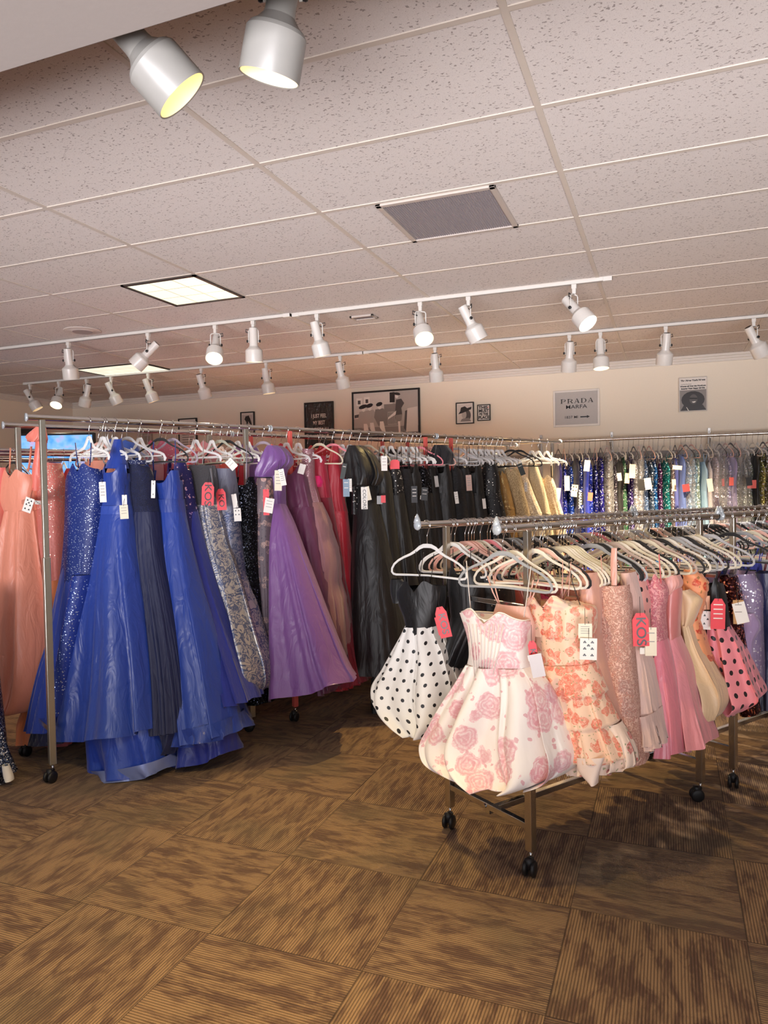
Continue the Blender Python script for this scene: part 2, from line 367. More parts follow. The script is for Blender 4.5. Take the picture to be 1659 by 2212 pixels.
def vent(x0, x1, y0, y1, label, big=True):
    c = ((x0+x1)/2, (y0+y1)/2, ZC-.006); r = empty('ceiling_vent', c, label, 'ceiling vent')
    w, d = x1-x0, y1-y0; f = MB(); b = .028 if big else .02
    for s in (-1, 1): f.box((s*(w/2-b/2), 0, 0), (b, d, .016)); f.box((0, s*(d/2-b/2), 0), (w, b, .016))
    f.build('frame', plain('vent_frame_paint', 'BDB2AA', .4), r, bevel=.002)
    MB().box((0, 0, .004), (w-2*b, d-2*b, .003)).build('backing', plain('vent_shadow_grey', '4B4548', .8), r)
    sl = MB(); n = 46 if big else 12
    for i in range(n): sl.box((-w/2+b+(i+.5)*(w-2*b)/n, 0, .0), ((w-2*b)/n*.5, d-2*b, .004))
    if big:
        for j in range(40): sl.box((0, -d/2+b+(j+.5)*(d-2*b)/40, .001), (w-2*b, .003, .003))
    sl.build('grille', plain('vent_grille_grey', '8F878A', .5), r)
vent(-1.375, -.765, GY0+2*ft+.01, GY0+4*ft-.01, 'large grey perforated return air grille in the middle of the ceiling')
vent(-2.46, -2.25, 5.56, 5.68, 'tiny slotted ceiling vent just above the middle track', False)
vent(-5.95, -5.34, GY0+4*ft+.01, GY0+6*ft-.01, 'grey air grille at the left edge of the ceiling')
r = empty('ceiling_speaker', (-4.77, 5.02, ZC-.002), 'round white speaker cover set in the ceiling at left', 'speaker')
autosmooth(MB().lathe([(.0, -.012), (.085, -.012), (.09, -.008), (.15, -.006), (.155, 0)], 40).build('cover_ring', plain('speaker_white', 'D2C6BE', .5), r))
MB().lathe([(0, -.014), (.083, -.014), (.085, -.010)], 32).build('mesh_grille', plain('speaker_mesh', 'A59A96', .7), r)

# ------------------------------------------------------------------ track lighting
MWH = plain('track_white', 'D6D2CC', .32)
def track(x0, x1, y, label, z=ZC-.004):
    r = empty('lighting_track', ((x0+x1)/2, y, z), label, 'lighting track')
    L = x1-x0
    MB().box((0, 0, -.012), (L, .036, .024)).build('track_body', MWH, r, bevel=.002)
    MB().box((0, 0, -.0245), (L-.02, .014, .002)).build('track_slot', plain('track_slot_grey', '8C8884', .5), r)
    for s in (-1, 1): MB().box((s*(L/2-.03), 0, -.014), (.06, .042, .03)).build('end_cap', MWH, r, bevel=.002)
TZ = ZC-.03
track(-7.4, -2.84, 5.25, 'white ceiling track with four spotlights, left half of the nearer long run')
track(-2.83, -.36, 5.27, 'white ceiling track ending at right above the round glowing spotlight')
track(-7.62, -2.95, 7.0, 'white ceiling track farthest back, its left half over the gown rack')
track(-2.94, 1.6, 7.0, 'white ceiling track farthest back, its right half in front of the framed signs')
track(-2.2, 1.4, 1.62, 'white ceiling track close overhead behind the textured beam')
def m_glow(col, e):
    def f():
        t = NT('lamp_glow_'+col); t.set(Base_Color=lin(col), Emission_Color=lin(col), Emission_Strength=e); return t
    return mat('glow%s%.1f' % (col, e), f)
HEAD = {}
def lampmesh(sc_=1.0):
    pr_ = [(.0, -.108), (.031, -.108), (.034, -.104), (.035, .028), (.037, .040), (.050, .056), (.064, .066), (.0705, .076), (.072, .168), (.0715, .170), (.068, .168)]
    return [(a, b) for a, b in pr_]
def lamp(x, y, aim, label, lit=None, warmth=None, ANG=95, z=TZ, stem=0.0, e=0, cordside=1, tone='D9D5CF', size=1.0, cold=False, hot=True):
    """aim: (right, down, towards the viewer) seen from the camera"""
    r = empty('track_spotlight', (x, y, z), label, 'spotlight', 'white track spotlights')
    A = (RT*aim[0] + Vector((0, 0, -1))*aim[1] - FW*aim[2]).normalized()
    wh = plain('spot_enamel_or_shade_'+tone, tone, .3); blk = M_BLK()
    MB().box((0, 0, -.014), (.034, .03, .03)).box((0, 0, -.045), (.026, .022, .04)).build('adapter', MWH, r, bevel=.002)
    pv = Vector((0, 0, -.165-stem))
    side = A.cross(Vector((0, 0, 1)));
    if side.length < .35: side = RT.copy()
    side.z = 0; side.normalize()
    q = .041*size; y_ = MB()
    if stem: y_.tube([(0, 0, -.06), (0, 0, -.07-stem)], .008)
    for s in (-1, 1):
        y_.tube([Vector((0, 0, -.068-stem)), Vector((0, 0, -.07-stem))+side*s*q*.8, Vector((0, 0, -.082-stem))+side*s*q, pv+side*s*q-Vector((0, 0, .012))], .0048, 6)
    y_.build('yoke', MWH, r, smooth=True)
    S = size
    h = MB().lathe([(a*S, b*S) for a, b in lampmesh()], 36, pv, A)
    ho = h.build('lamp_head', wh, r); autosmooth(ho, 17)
    MB().lathe([(.068*S, .168*S), (.066*S, .10*S), (.05*S, .085*S), (.0, .085*S)], 36, pv, A).build('reflector', plain('reflector_cream', 'F3EBD6', .4), ho, smooth=True)
    MB().lathe([(.027*S, -.1095*S), (.0, -.1095*S)], 20, pv, A).build('rear_opening', blk, ho)
    if lit:
        MB().lathe([(0, .118*S), (.03*S, .121*S), (.052*S, .115*S), (.057*S, .10*S)], 32, pv, A).build('bulb', m_glow(lit, 9.0 if hot else 3.6), ho, smooth=True)
    else:
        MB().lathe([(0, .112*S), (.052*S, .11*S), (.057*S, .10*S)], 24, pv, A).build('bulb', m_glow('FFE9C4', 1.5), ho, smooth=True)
    for s in (-1, 1):
        MB().lathe([(0, .014), (.010, .014), (.012, .009), (.010, .002), (.004, 0), (.004, -.01)], 12, pv+side*s*(q+.002), side*s).build('knob', blk, ho, smooth=True)
    c0 = Vector((0, 0, -.062-stem)); c1 = pv-A*.07*S; sd = side*cordside
    MB().tube([c0, c0+sd*.035+Vector((0, 0, -.012)), c0+sd*.06+Vector((0, 0, -.004)), c0+sd*.062+Vector((0, 0, -.028)), c0+sd*.03+Vector((0, 0, -.035)), c1+Vector((0, 0, .02))+sd*.01, c1], .0036, 6).build('power_cord', blk, r, smooth=True)
    if e:
        P = Vector((x, y, z))+pv+A*.176*S
        light('SPOT', 'spot_beam', P, A, e, lin(lit or warmth or WARM)[:3], .03, ang=ANG, blend=.8)
    return r
def tx(p, Y, z=TZ):      # x on a track at depth Y that sits at picture column p
    lo, hi = -12, 6
    for _ in range(50):
        mm = (lo+hi)/2
        if px((mm, Y, z-.03)) < p: lo = mm
        else: hi = mm
    return lo
WARM, YEL, COOL = 'FFE3B8', 'FFDC90', 'FFF4E4'
lamp(tx(148, 5.25), 5.25, (0, 1, -.25), 'white spotlight hanging straight down at the far left of the nearer long track', cordside=-1)
lamp(tx(320, 5.25), 5.25, (-.75, .75, .0), 'white spotlight swivelled sharply left in front of the wide ceiling panel', lit=WARM, e=SP*.8, cordside=-1)
lamp(tx(465, 5.25), 5.25, (.05, .8, .62), 'glowing white spotlight right of the sharply swivelled one, bulb visible', lit=WARM, e=SP, cordside=-1)
lamp(tx(547, 5.25), 5.25, (0, 1, -.1), 'white spotlight pointing straight down just left of the joint in the track', cordside=-1)
lamp(tx(685, 5.27), 5.27, (.22, .95, -.15), 'white spotlight first right of the joint in the track', cordside=1)
lamp(tx(908, 5.27), 5.27, (.12, .8, .62), 'spotlight glowing yellow inside its shade above the big framed photo', lit=YEL, e=SP*1.4, cordside=1)
lamp(tx(1012, 5.27), 5.27, (.42, .8, -.1), 'unlit-looking white spotlight angled right beside the yellow glowing one', cordside=1)
lamp(tx(1240, 5.27), 5.27, (.42, .75, .5), 'brightest white spotlight near the right end of its track, mouth open to the viewer', lit=COOL, e=SP*1.4, cordside=1)
for p, aim, lab, lit, en, cs in [
    (65, (.45, .8, -.1), 'white spotlight at the left end of the farthest track', None, 0, -1),
    (127, (0, .8, .55), 'small glowing spotlight second on the farthest track, over the rack end', WARM, SP*.8, 1),
    (187, (-.3, .9, -.2), 'cream spotlight tilted left in front of the wide ceiling panel', None, 0, 1),
    (240, (.35, .85, -.2), 'cream spotlight tilted right, near the left edge of the wide ceiling panel', None, 0, -1),
    (320, (.3, .9, -.15), 'cream spotlight under the right part of the wide ceiling panel', None, 0, 1),
    (435, (.2, .9, -.35), 'white spotlight on the farthest track below the glowing visible bulb', None, WL, 1),
    (575, (.15, 1, -.05), 'white spotlight on the farthest track above the small framed sketch', None, 0, 1),
    (735, (.22, 1, -.35), 'white spotlight above the black quotation poster', None, WL, 1),
    (940, (.1, 1, -.35), 'white spotlight between the big framed photo and the hat portrait', None, WL, 1),
    (1230, (.02, 1, -.35), 'white spotlight right above the grey framed sign, the unlit left one', None, WL, 1),
    (1297, (0, 1, .12), 'white spotlight with a glowing mouth above the right edge of the grey sign', WARM, SP*.8, 1),
    (1438, (.02, 1, -.35), 'white spotlight between the grey sign and the newspaper print', None, WL, 1),
    (1628, (.5, .8, -.15), 'white spotlight tilted right at the right edge of the photo', None, 0, 1)]:
    Y = 7.0; lamp(tx(p, Y), Y, aim, lab, lit, e=en, cordside=cs)
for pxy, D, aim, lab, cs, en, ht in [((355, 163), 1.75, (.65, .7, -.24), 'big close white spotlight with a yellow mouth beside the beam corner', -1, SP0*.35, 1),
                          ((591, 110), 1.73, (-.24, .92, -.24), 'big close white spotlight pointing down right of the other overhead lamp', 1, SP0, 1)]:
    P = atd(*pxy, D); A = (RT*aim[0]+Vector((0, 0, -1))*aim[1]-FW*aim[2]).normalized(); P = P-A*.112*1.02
    lamp(P.x, P.y, aim, lab, 'FFDF98', ANG=75, z=TZ, stem=TZ-.165-P.z, e=en, cordside=cs, tone='8F8D89', size=1.02, hot=False)  # darker tone puts the backlit shade of these two lamps into their enamel
# ================================================================== WALL PICTURES
BLKF = plain('black_frame_wood', '1C1A1A', .35); PAPER = plain('warm_white_paper', 'E9E2DA', .25); INK = plain('black_ink', '151314', .3)
G3 = {k: plain('photo_grey_'+k, k, .3) for k in ('2A2628', '55504F', '8A8480', 'B5AEA8', 'D8D1CA', 'EFE9E2')}
def picture(x0, x1, z0, z1, label, fcol, fw, bg, cat='picture', name='framed_picture'):
    r = empty(name, ((x0+x1)/2, YB-.02, (z0+z1)/2), label, cat); w, h = x1-x0, z1-z0
    f = MB()
    for s in (-1, 1): f.box((s*(w/2-fw/2), 0, 0), (fw, .03, h)); f.box((0, 0, s*(h/2-fw/2)), (w-2*fw, .03, fw))
    f.build('frame', fcol, r, bevel=.002)
    MB().box((0, .004, 0), (w-2*fw, .012, h-2*fw)).build('print', bg, r)
    return r, w, h
def shape(r, name, pts, mt, lv=1):
    """flat printed shape on the picture, points in metres from its centre"""
    y = -.0025-.0004*lv; n = len(pts)
    return mesh(name, [(x, y, z) for x, z in pts], [list(range(n))], mt, r, smooth=False)
def ell(cx, cz, a, b, n=18, rot=0):
    c, s = math.cos(rot), math.sin(rot)
    return [(cx+a*math.cos(2*PI*i/n)*c-b*math.sin(2*PI*i/n)*s, cz+a*math.cos(2*PI*i/n)*s+b*math.sin(2*PI*i/n)*c) for i in range(n)]
def ptext(r, body, size, x, z, mt, sx=1., bold=0, name='lettering'):
    return textmesh(name, body, size, (x, -.004, z), (1, 0, 0), (0, 0, 1), mt, r, sx, bold=bold)
# grey road-sign print
r, w, h = picture(-1.288, -.757, 2.33, 2.757, 'grey framed print reading PRADA MARFA 1837 MI in a white frame', plain('white_frame', 'E4DFD8', .3), .022, plain('silver_grey_print', 'B9B5B2', .25))
def serif(s, x, z, u):   # heavy serif capitals from strokes: list of quads in a 1x1 cell
    T = {'P': [[(0, 0), (.4, 0), (.4, .07), (0, .07)], [(.1, 0), (.28, 0), (.28, 1), (.1, 1)], [(0, .93), (.4, .93), (.4, 1), (0, 1)], [(.28, .93), (.7, .93), (.82, .86), (.28, .86)][::1], [(.7, .93), (.95, .78), (.95, .62), (.76, .7), (.76, .82), (.6, .93)], [(.28, .4), (.7, .4), (.95, .6), (.76, .66), (.6, .47), (.28, .47)]],
         'D': [[(0, 0), (.5, 0), (.5, .07), (0, .07)], [(.1, 0), (.28, 0), (.28, 1), (.1, 1)], [(0, .93), (.5, .93), (.5, 1), (0, 1)], [(.5, 1), (.8, .9), (.98, .65), (.8, .65), (.7, .85), (.5, .93)], [(.98, .65), (.98, .35), (.8, .35), (.8, .65)], [(.5, .07), (.7, .15), (.8, .35), (.98, .35), (.8, .1), (.5, 0)]],
         'A': [[(0, 0), (.3, 0), (.3, .06), (0, .06)], [(.12, .04), (.19, .04), (.52, 1), (.46, 1)], [(.46, 1), (.6, 1), (.93, .04), (.72, .04)], [(.62, 0), (1.02, 0), (1.02, .06), (.62, .06)], [(.26, .3), (.7, .3), (.7, .37), (.26, .37)]]}
    T['R'] = T['P'] + [[(.5, .45), (.68, .45), (1.0, .06), (.78, .06)], [(.7, 0), (1.05, 0), (1.05, .07), (.7, .07)]]
    v = MB()
    for ch in s:
        for q in T[ch]: v.add([(x+a*u*1.25, -.0045, z+b*u) for a, b in q], [list(range(len(q)))])
        x += u*1.5
    return v
serif('PRADA', -.182, .06, .052).build('lettering', INK, r)
ptext(r, 'MARFA', .062, 0, .015, INK, 1.25, .0002); ptext(r, '1837 MI', .042, -.06, -.105, INK, 1.15, .0002)
shape(r, 'arrow', [(.045, -.112), (.12, -.112), (.12, -.122), (.155, -.105), (.12, -.088), (.12, -.098), (.045, -.098)], INK)
# newspaper print
r, w, h = picture(.100, .392, 2.436, 2.816, 'newspaper front page print with a smiling woman in dark glasses, thin white edge', plain('white_canvas_edge', 'D9D3CC', .5), .006, PAPER)
ptext(r, 'The New York News', .026, 0, .155, INK, 1.1, .0012); ptext(r, 'Trending Worldwide', .012, -.07, .115, INK, 1.1)
ptext(r, 'Women all Over the World are', .0205, 0, .092, INK, .98, .0012); ptext(r, 'Entering Their Happy Girl Era', .0205, 0, .066, INK, .98, .0012)
shape(r, 'photo_background', [(-.136, -.18), (.136, -.18), (.136, .05), (-.136, .05)], G3['8A8480'], 1)
shape(r, 'hair', ell(0, -.06, .12, .095), G3['2A2628'], 2); shape(r, 'shoulders', [(-.13, -.18), (-.09, -.11), (.1, -.12), (.136, -.18)], G3['2A2628'], 3)
shape(r, 'face', ell(.005, -.055, .042, .055), G3['55504F'], 4); shape(r, 'glasses', [(-.035, -.035), (.045, -.04), (.045, -.058), (-.035, -.052)], INK, 5)
shape(r, 'smile', [(-.012, -.082), (.03, -.078), (.02, -.092), (0, -.094)], G3['EFE9E2'], 5); shape(r, 'bag_strap', [(-.05, -.18), (-.07, -.14), (-.064, -.14), (-.042, -.18)], G3['EFE9E2'], 5)
# portrait with a hat
r, w, h = picture(-2.491, -2.26, 2.424, 2.692, 'black framed portrait of a figure in a wide black hat', BLKF, .012, PAPER)
shape(r, 'mat_tone', [(-.088, -.105), (.088, -.105), (.088, .105), (-.088, .105)], G3['D8D1CA'], 1)
shape(r, 'hair', ell(.03, -.03, .045, .07), G3['55504F'], 2); shape(r, 'neck', ell(-.01, -.02, .03, .05), G3['B5AEA8'], 3)
shape(r, 'hat', [(-.085, -.01), (-.06, .025), (-.05, .07), (.0, .085), (.03, .06), (.085, .075), (.08, .045), (.02, .02), (-.04, .0)], G3['2A2628'], 4); shape(r, 'jacket', [(-.06, -.105), (-.04, -.07), (.05, -.06), (.08, -.105)], G3['8A8480'], 3)
# hand-lettered print
r, w, h = picture(-2.217, -2.053, 2.452, 2.651, 'small black framed hand-lettered print reading THIS MUST BE THE PLACE', BLKF, .010, PAPER)
for i, (s_, sx) in enumerate((('THIS', 1.1), ('MUST', 1.0), ('BE THE', .82), ('PLACE', .95))): ptext(r, s_, .050 if i != 2 else .042, -.008 if i == 0 else 0, .062-.041*i, INK, sx, .002)
shape(r, 'heart', [(.055, .05), (.066, .064), (.063, .073), (.057, .073), (.055, .068), (.052, .073), (.046, .072), (.045, .063)], plain('pink_ink', 'E2A19C', .4))
# big vintage photograph
r, w, h = picture(-3.91, -2.965, 2.305, 2.914, 'large black framed vintage photograph of elegantly dressed women in a parlour', BLKF, .022, G3['B5AEA8'])
P_ = G3
shape(r, 'lit_wall', [(-.45, .28), (.1, .28), (.1, -.05), (-.45, -.05)], P_['D8D1CA'], 1); shape(r, 'floor_tone', [(-.45, -.28), (.45, -.28), (.45, -.17), (-.45, -.17)], P_['8A8480'], 1)
for x, z in ((-.37, .17), (-.26, .18)):
    shape(r, 'wall_print', [(x-.04, z-.05), (x+.04, z-.05), (x+.04, z+.05), (x-.04, z+.05)], P_['EFE9E2'], 2); shape(r, 'wall_print_image', [(x-.02, z-.03), (x+.02, z-.03), (x+.02, z+.02), (x-.02, z+.02)], P_['55504F'], 3)
shape(r, 'dark_painting', [(.06, .14), (.13, .14), (.13, .27), (.06, .27)], P_['2A2628'], 2)
shape(r, 'mantel', [(-.02, .12), (.2, .12), (.2, -.16), (-.02, -.16)], P_['8A8480'], 2); shape(r, 'grate', [(.03, .02), (.16, .02), (.16, -.15), (.03, -.15)], P_['B5AEA8'], 3)
for i in range(7): shape(r, 'grate_bar', [(.04+.018*i, .01), (.046+.018*i, .01), (.046+.018*i, -.14), (.04+.018*i, -.14)], P_['2A2628'], 4)
shape(r, 'armchair', [(.3, .05), (.44, .07), (.44, -.25), (.28, -.25), (.29, -.12)], P_['D8D1CA'], 2); shape(r, 'armchair_shade', [(.27, .02), (.3, .03), (.29, -.12), (.28, -.24), (.25, -.2)], P_['55504F'], 3)
shape(r, 'table', [(-.44, .0), (-.3, .02), (-.28, -.02), (-.44, -.04)], P_['55504F'], 2)
for j_, (cx, cz, hat) in enumerate(((-.31, .06, .055), (-.22, .07, .045), (-.08, .08, .04))):   # three seated figures
    shape(r, 'seated_coat', [(cx-.06, cz-.02), (cx+.05, cz-.01), (cx+.11, cz-.10), (cx+.09, cz-.19), (cx-.02, cz-.24), (cx-.08, cz-.12)], P_['B5AEA8' if cx < -.1 else '8A8480'], 4+j_*4)
    shape(r, 'seated_legs', [(cx, cz-.18), (cx+.05, cz-.18), (cx+.08, cz-.32), (cx+.04, cz-.325), (cx+.0, cz-.26)], P_['EFE9E2'], 5+j_*4)
    shape(r, 'face', ell(cx, cz+.012, .026, .034), P_['EFE9E2'], 6+j_*4); shape(r, 'hat', ell(cx-.005, cz+.045, hat*1.15, .026, rot=.25), P_['2A2628'], 7+j_*4)
shape(r, 'standing_jacket', [(.15, .17), (.22, .18), (.26, .12), (.22, .06), (.23, -.02), (.13, -.03), (.14, .08)], P_['55504F'], 5)
shape(r, 'standing_skirt', [(.13, -.03), (.23, -.02), (.22, -.10), (.15, -.12)], P_['8A8480'], 5)
shape(r, 'standing_leg', [(.17, -.11), (.20, -.11), (.205, -.26), (.18, -.26), (.175, -.18)], P_['EFE9E2'], 6); shape(r, 'raised_leg', [(.14, -.02), (.15, .03), (.04, -.05), (.03, -.08)], P_['EFE9E2'], 6)
shape(r, 'face', ell(.16, .215, .022, .028), P_['EFE9E2'], 6); shape(r, 'hat', ell(.165, .245, .045, .018, rot=-.2), P_['2A2628'], 7)
# black quotation poster
r, w, h = picture(-4.62, -4.185, 2.20, 2.816, 'black framed poster with the white words I JUST FEEL MY BEST WHEN', BLKF, .016, mat('posterblk', lambda: (lambda t: (t.set(Base_Color=lin('3B3634'), Roughness=.22), t.bump(t.n('ShaderNodeTexNoise', i_Scale=7.0, i_Detail=2.0).outputs[0], .6, .05), t)[-1])(NT('wavy_black_poster'))))
for i, s_ in enumerate(('I JUST FEEL', 'MY BEST', "WHEN I'M ALL", 'GLAMMED UP.')): ptext(r, s_, .072, 0, .12-.092*i, PAPER, .66, .001)
# small sketch
r, w, h = picture(-5.63, -5.407, 2.42, 2.745, 'small black framed sketch of a bent figure, left of the quotation poster', BLKF, .014, P_['D8D1CA'])
for i in range(8): shape(r, 'sketch_stripe', [(-.08+.02*i, -.13), (-.074+.02*i, -.13), (-.07+.02*i, .12), (-.078+.02*i, .12)], P_['8A8480'], 1)
shape(r, 'sketch_figure', [(-.03, .1), (.02, .11), (.05, .05), (.07, -.03), (.04, -.01), (.01, .03), (.0, -.1), (-.03, -.1), (-.02, .02), (-.05, .06)], P_['2A2628'], 2)
r, w, h = picture(-6.69, -6.37, 2.20, 2.706, 'black framed certificate left of the small sketch, low behind the rack rails', BLKF, .016, PAPER)
for i in range(9): shape(r, 'text_line', [(-.1, .16-.035*i), (.1, .16-.035*i), (.1, .148-.035*i), (-.1, .148-.035*i)], P_['8A8480'], 1)
r, w, h = picture(-7.35, -7.17, 2.30, 2.52, 'small pale framed print low on the wall, farthest left of the pictures', P_['B5AEA8'], .012, P_['D8D1CA'])
shape(r, 'print_tone', [(-.05, -.07), (.05, -.07), (.05, .07), (-.05, .07)], P_['B5AEA8'], 1)

# ================================================================== TELEVISION IN THE CORNER
TQ = onz(120, 936, 2.33); TQ = atd(120, 960, 8.3)
r = empty('television', (TQ.x, TQ.y, 0), 'wide television showing a blue sky picture, behind the racks at left', 'television')
TX = (atd(207, 960, 8.3)-atd(35, 950, 8.3)); wT = TX.length; TX.normalize(); TX.z = 0; TX.normalize(); TZ_ = TQ.z+.02
ax = (TX, Vector((0, 0, 1)).cross(TX), Vector((0, 0, 1)))
hT = wT*.56; cz = atd(120, 936, 8.3).z-hT/2
MB().box((0, 0, cz), (wT, .05, hT), ax).build('housing', M_BLK(), r, bevel=.006)
def f_tv():
    t = NT('screen_picture'); o = coords(t, 'Generated'); n = t.n('ShaderNodeTexNoise', i_Scale=4.0, i_Detail=2.0); t.l(o, n.inputs['Vector'])
    c = t.ramp(n.outputs[0], [(.3, lin('2E8CE6')), (.55, lin('7FB0E6')), (.85, lin('D98AA0'))]); t.set(Base_Color=(0, 0, 0, 1), Emission_Color=c, Emission_Strength=1.0, Roughness=.2); return t
MB().box(ax[1]*-.027+Vector((0, 0, cz)), (wT-.05, .004, hT-.05), ax).build('screen', mat('tv', f_tv), r)
MB().box((0, 0, cz/2-.1), (.07, .07, cz-.2)).box((0, 0, .02), (.6, .5, .03), ax).build('stand', M_BLK(), r)
q = ray(66, 948); q = EYE+q*((XL+.1085)/q.x)
tag(MB().box(q, (.22, .2, .3)).build('corner_speaker', M_BLK(), None, bevel=.02), 'small black speaker box at the left end of the television', 'speaker')
# ================================================================== RACKS
CH = chrome(); CAPM = plain('clear_end_cap', 'C8D0D6', .15, .3)
GP, GD = Vector((-3.255, 3.103, 0)), Vector((.488, .873, 0)).normalized()
GW = Vector((GD.y, -GD.x, 0)); GZ = 2.05
GF = Vector((-3.729, 3.384, 0))
SP_, SD = Vector((-.548, 3.011, 0)), Vector((.567, .824, 0)).normalized()
SW = Vector((SD.y, -SD.x, 0)); SZ = 1.452
SF = Vector((-.98, 3.318, 0))
def along(P, D, x):      # distance along a rail where it crosses picture column x
    lo, hi = -4, 16
    for _ in range(50):
        mm = (lo+hi)/2
        if px(P+D*mm+Vector((0, 0, SZ))) < x: lo = mm
        else: hi = mm
    return lo
def caster(v, wheels, p, D, rot=.4):
    d = Matrix.Rotation(rot, 3, 'Z') @ D; s = Vector((d.y, -d.x, 0))
    c = p+Vector((0, 0, .034))-d*.018
    for k in (-1, 1): wheels.lathe([(0, -.010), (.024, -.010), (.032, -.006), (.034, 0), (.032, .006), (.024, .010), (0, .010)], 20, c+s*k*.017, s)
    wheels.tube([c+Vector((0, 0, .0)), c+Vector((0, 0, .035)), p+Vector((0, 0, .062))], [.020, .022, .016], 10)
    v.tube([p+Vector((0, 0, .055)), p+Vector((0, 0, .10))], .006, 8)
def make_rack(P, Q, D, s0, s1, l0, l1, z, label, group, legm=None, brace_z=None, cap='disc', near_only=False, zfoot=.2, tw=.026):
    """P near foot line, Q far foot line; rails run s0..s1, legs stand at l0 and l1"""
    root = P+D*l0; root.z = 0
    r = empty('garment_rack', root, label, 'clothes rack', group); W_ = (Q-P); W_ = W_-D*W_.dot(D); legm = legm or CH
    o = lambda s, w, zz: P+W_*w+D*s+Vector((0, 0, zz))-root
    for w in (0, 1):
        t = MB().tube([o(s0, w, z), o(s1, w, z)], .0165, 16).build('hang_rail', CH, r, smooth=False); autosmooth(t, 50)
        for s, sg in ((s0, -1), (s1, 1)):
            e = MB()
            if cap == 'disc': e.lathe([(0, .006), (.022, .006), (.024, 0), (.018, -.006)], 20, o(s, w, z), D*sg)
            else:
                e.lathe([(0, .012), (.012, .011), (.021, .006), (.024, 0), (.02, -.008)], 20, o(s, w, z), D*sg)
                e.tube([o(s, w, z+.012), o(s, w, z+.03), o(s, w, z+.052)], [.018, .013, .003], 10)
            e.build('end_cap', CAPM, r, smooth=True)
        for l in (l0, l1):
            a = MB().bar(o(l, w, .10), o(l, w, z-.012), tw); a.bar(o(l, w, .10), o(l, w, z*.62), tw+.008)
            lg = a.build('upright_leg', (legm if l == l0 or legm.name != 'chrome_coral_reflection' or s1 < 4 else CH), r, bevel=.003)
            wh, v = MB(), MB(); caster(v, wh, o(l, w, 0), D, .5 if l == l0 else -.7)
            wh.build('caster', plain('caster_black', '1B1A1C', .45), lg, smooth=True); v.build('caster_stem', CH, lg, smooth=True)
    for l in (l0, l1):
        MB().bar(o(l, 0, zfoot), o(l, 1, zfoot), tw).build('cross_bar', CH, r, bevel=.002)
        MB().bar(o(l, 0, brace_z or z*.77), o(l, 1, brace_z or z*.77), tw*.8).build('cross_bar', CH, r, bevel=.002)
    MB().bar(o(l0, .5, zfoot-.026), o(l1, .5, zfoot-.026), tw).build('base_rail', CH, r, bevel=.002)
    b = MB()
    for l in (l0, l1):
        for w in (.5,): b.lathe([(0, .006), (.007, .006), (.009, 0)], 12, o(l, w, zfoot)-D*.014, -D)
    b.build('bolt', CH, r)
    return r
cor = plain('chrome_coral_reflection', 'E0645C', .35)  # coral paints the red gowns' reflection into the chrome legs
ag = lambda x: along(GP, GD, x)
as_ = lambda x: along(SP_, SD, x)
GS = [-.08, 1.455, 3.02, 4.66]
make_rack(GP, GF, GD, GS[0], GS[1]-.01, 0, 1.27, GZ, 'tall double-rail chrome rack holding the royal blue gowns', 'tall racks of gowns', legm=plain('brushed_leg_steel', 'C9C9BE', .28, .9), zfoot=.3, tw=.03)
make_rack(GP, GF, GD, GS[1]+.01, GS[2]-.01, GS[1]+.16, GS[2]-.12, GZ, 'tall rack with coral uprights holding red and black gowns, the middle one of its line', 'tall racks of gowns', legm=cor)
make_rack(GP, GF, GD, GS[2]+.01, GS[3], GS[2]+.17, GS[3]-.12, GZ, 'tall rack with coral uprights at the far end, ending in the champagne gowns', 'tall racks of gowns', legm=cor)
make_rack(SP_, SF, SD, -.17, 1.375, 0, 1.212, SZ, 'low double-rail chrome rack in front holding the pink floral short dresses', 'low racks of short dresses', legm=plain('antique_chrome', 'D0CAC0', .24, 1.0), cap='drop', brace_z=1.12, tw=.027)
make_rack(SP_, SF, SD, 1.40, 2.95, 1.512, 2.80, SZ, 'low chrome rack behind the first low one, cut off by the right edge', 'low racks of short dresses', legm=plain('antique_chrome', 'D0CAC0', .24, 1.0), cap='drop', brace_z=1.12, tw=.027)

# ------------------------------------------------------------------ hangers
HM = {}
def hook_mb(rr=.021, z0=-.10):
    pts = []
    for i in range(13):
        a = math.radians(215-i*(215+55)/12); pts.append((math.cos(a)*rr, 0, math.sin(a)*rr))
    pts = pts[::1]
    pts += [(.006, 0, -.034), (0, 0, -.05), (0, 0, z0)]
    return MB().tube(pts, .0017, 6)
def sweep(pts, w, th, mb, closed=False):
    """flat strip section swept in the x-z plane"""
    pts = [Vector((p[0], 0, p[1])) for p in pts]; N = len(pts); v = []; f = []
    ww = w if isinstance(w, (list, tuple)) else [w]*N
    for i, p in enumerate(pts):
        a = pts[(i-1) % N if closed else max(i-1, 0)]; b = pts[(i+1) % N if closed else min(i+1, N-1)]
        t = (b-a).normalized(); n = Vector((-t.z, 0, t.x)); W2 = ww[i]/2; h = th/2
        v += [p+n*W2*.7+Vector((0, h, 0)), p+n*W2, p+n*W2*.7-Vector((0, h, 0)), p-n*W2*.7-Vector((0, h, 0)), p-n*W2, p-n*W2*.7+Vector((0, h, 0))]
    M = 6
    for i in range(N if closed else N-1):
        for k in range(M): f.append([i*M+k, i*M+(k+1) % M, ((i+1) % N)*M+(k+1) % M, ((i+1) % N)*M+k])
    if not closed: f += [list(range(M))[::-1], [(N-1)*M+k for k in range(M)]]
    mb.add(v, f)
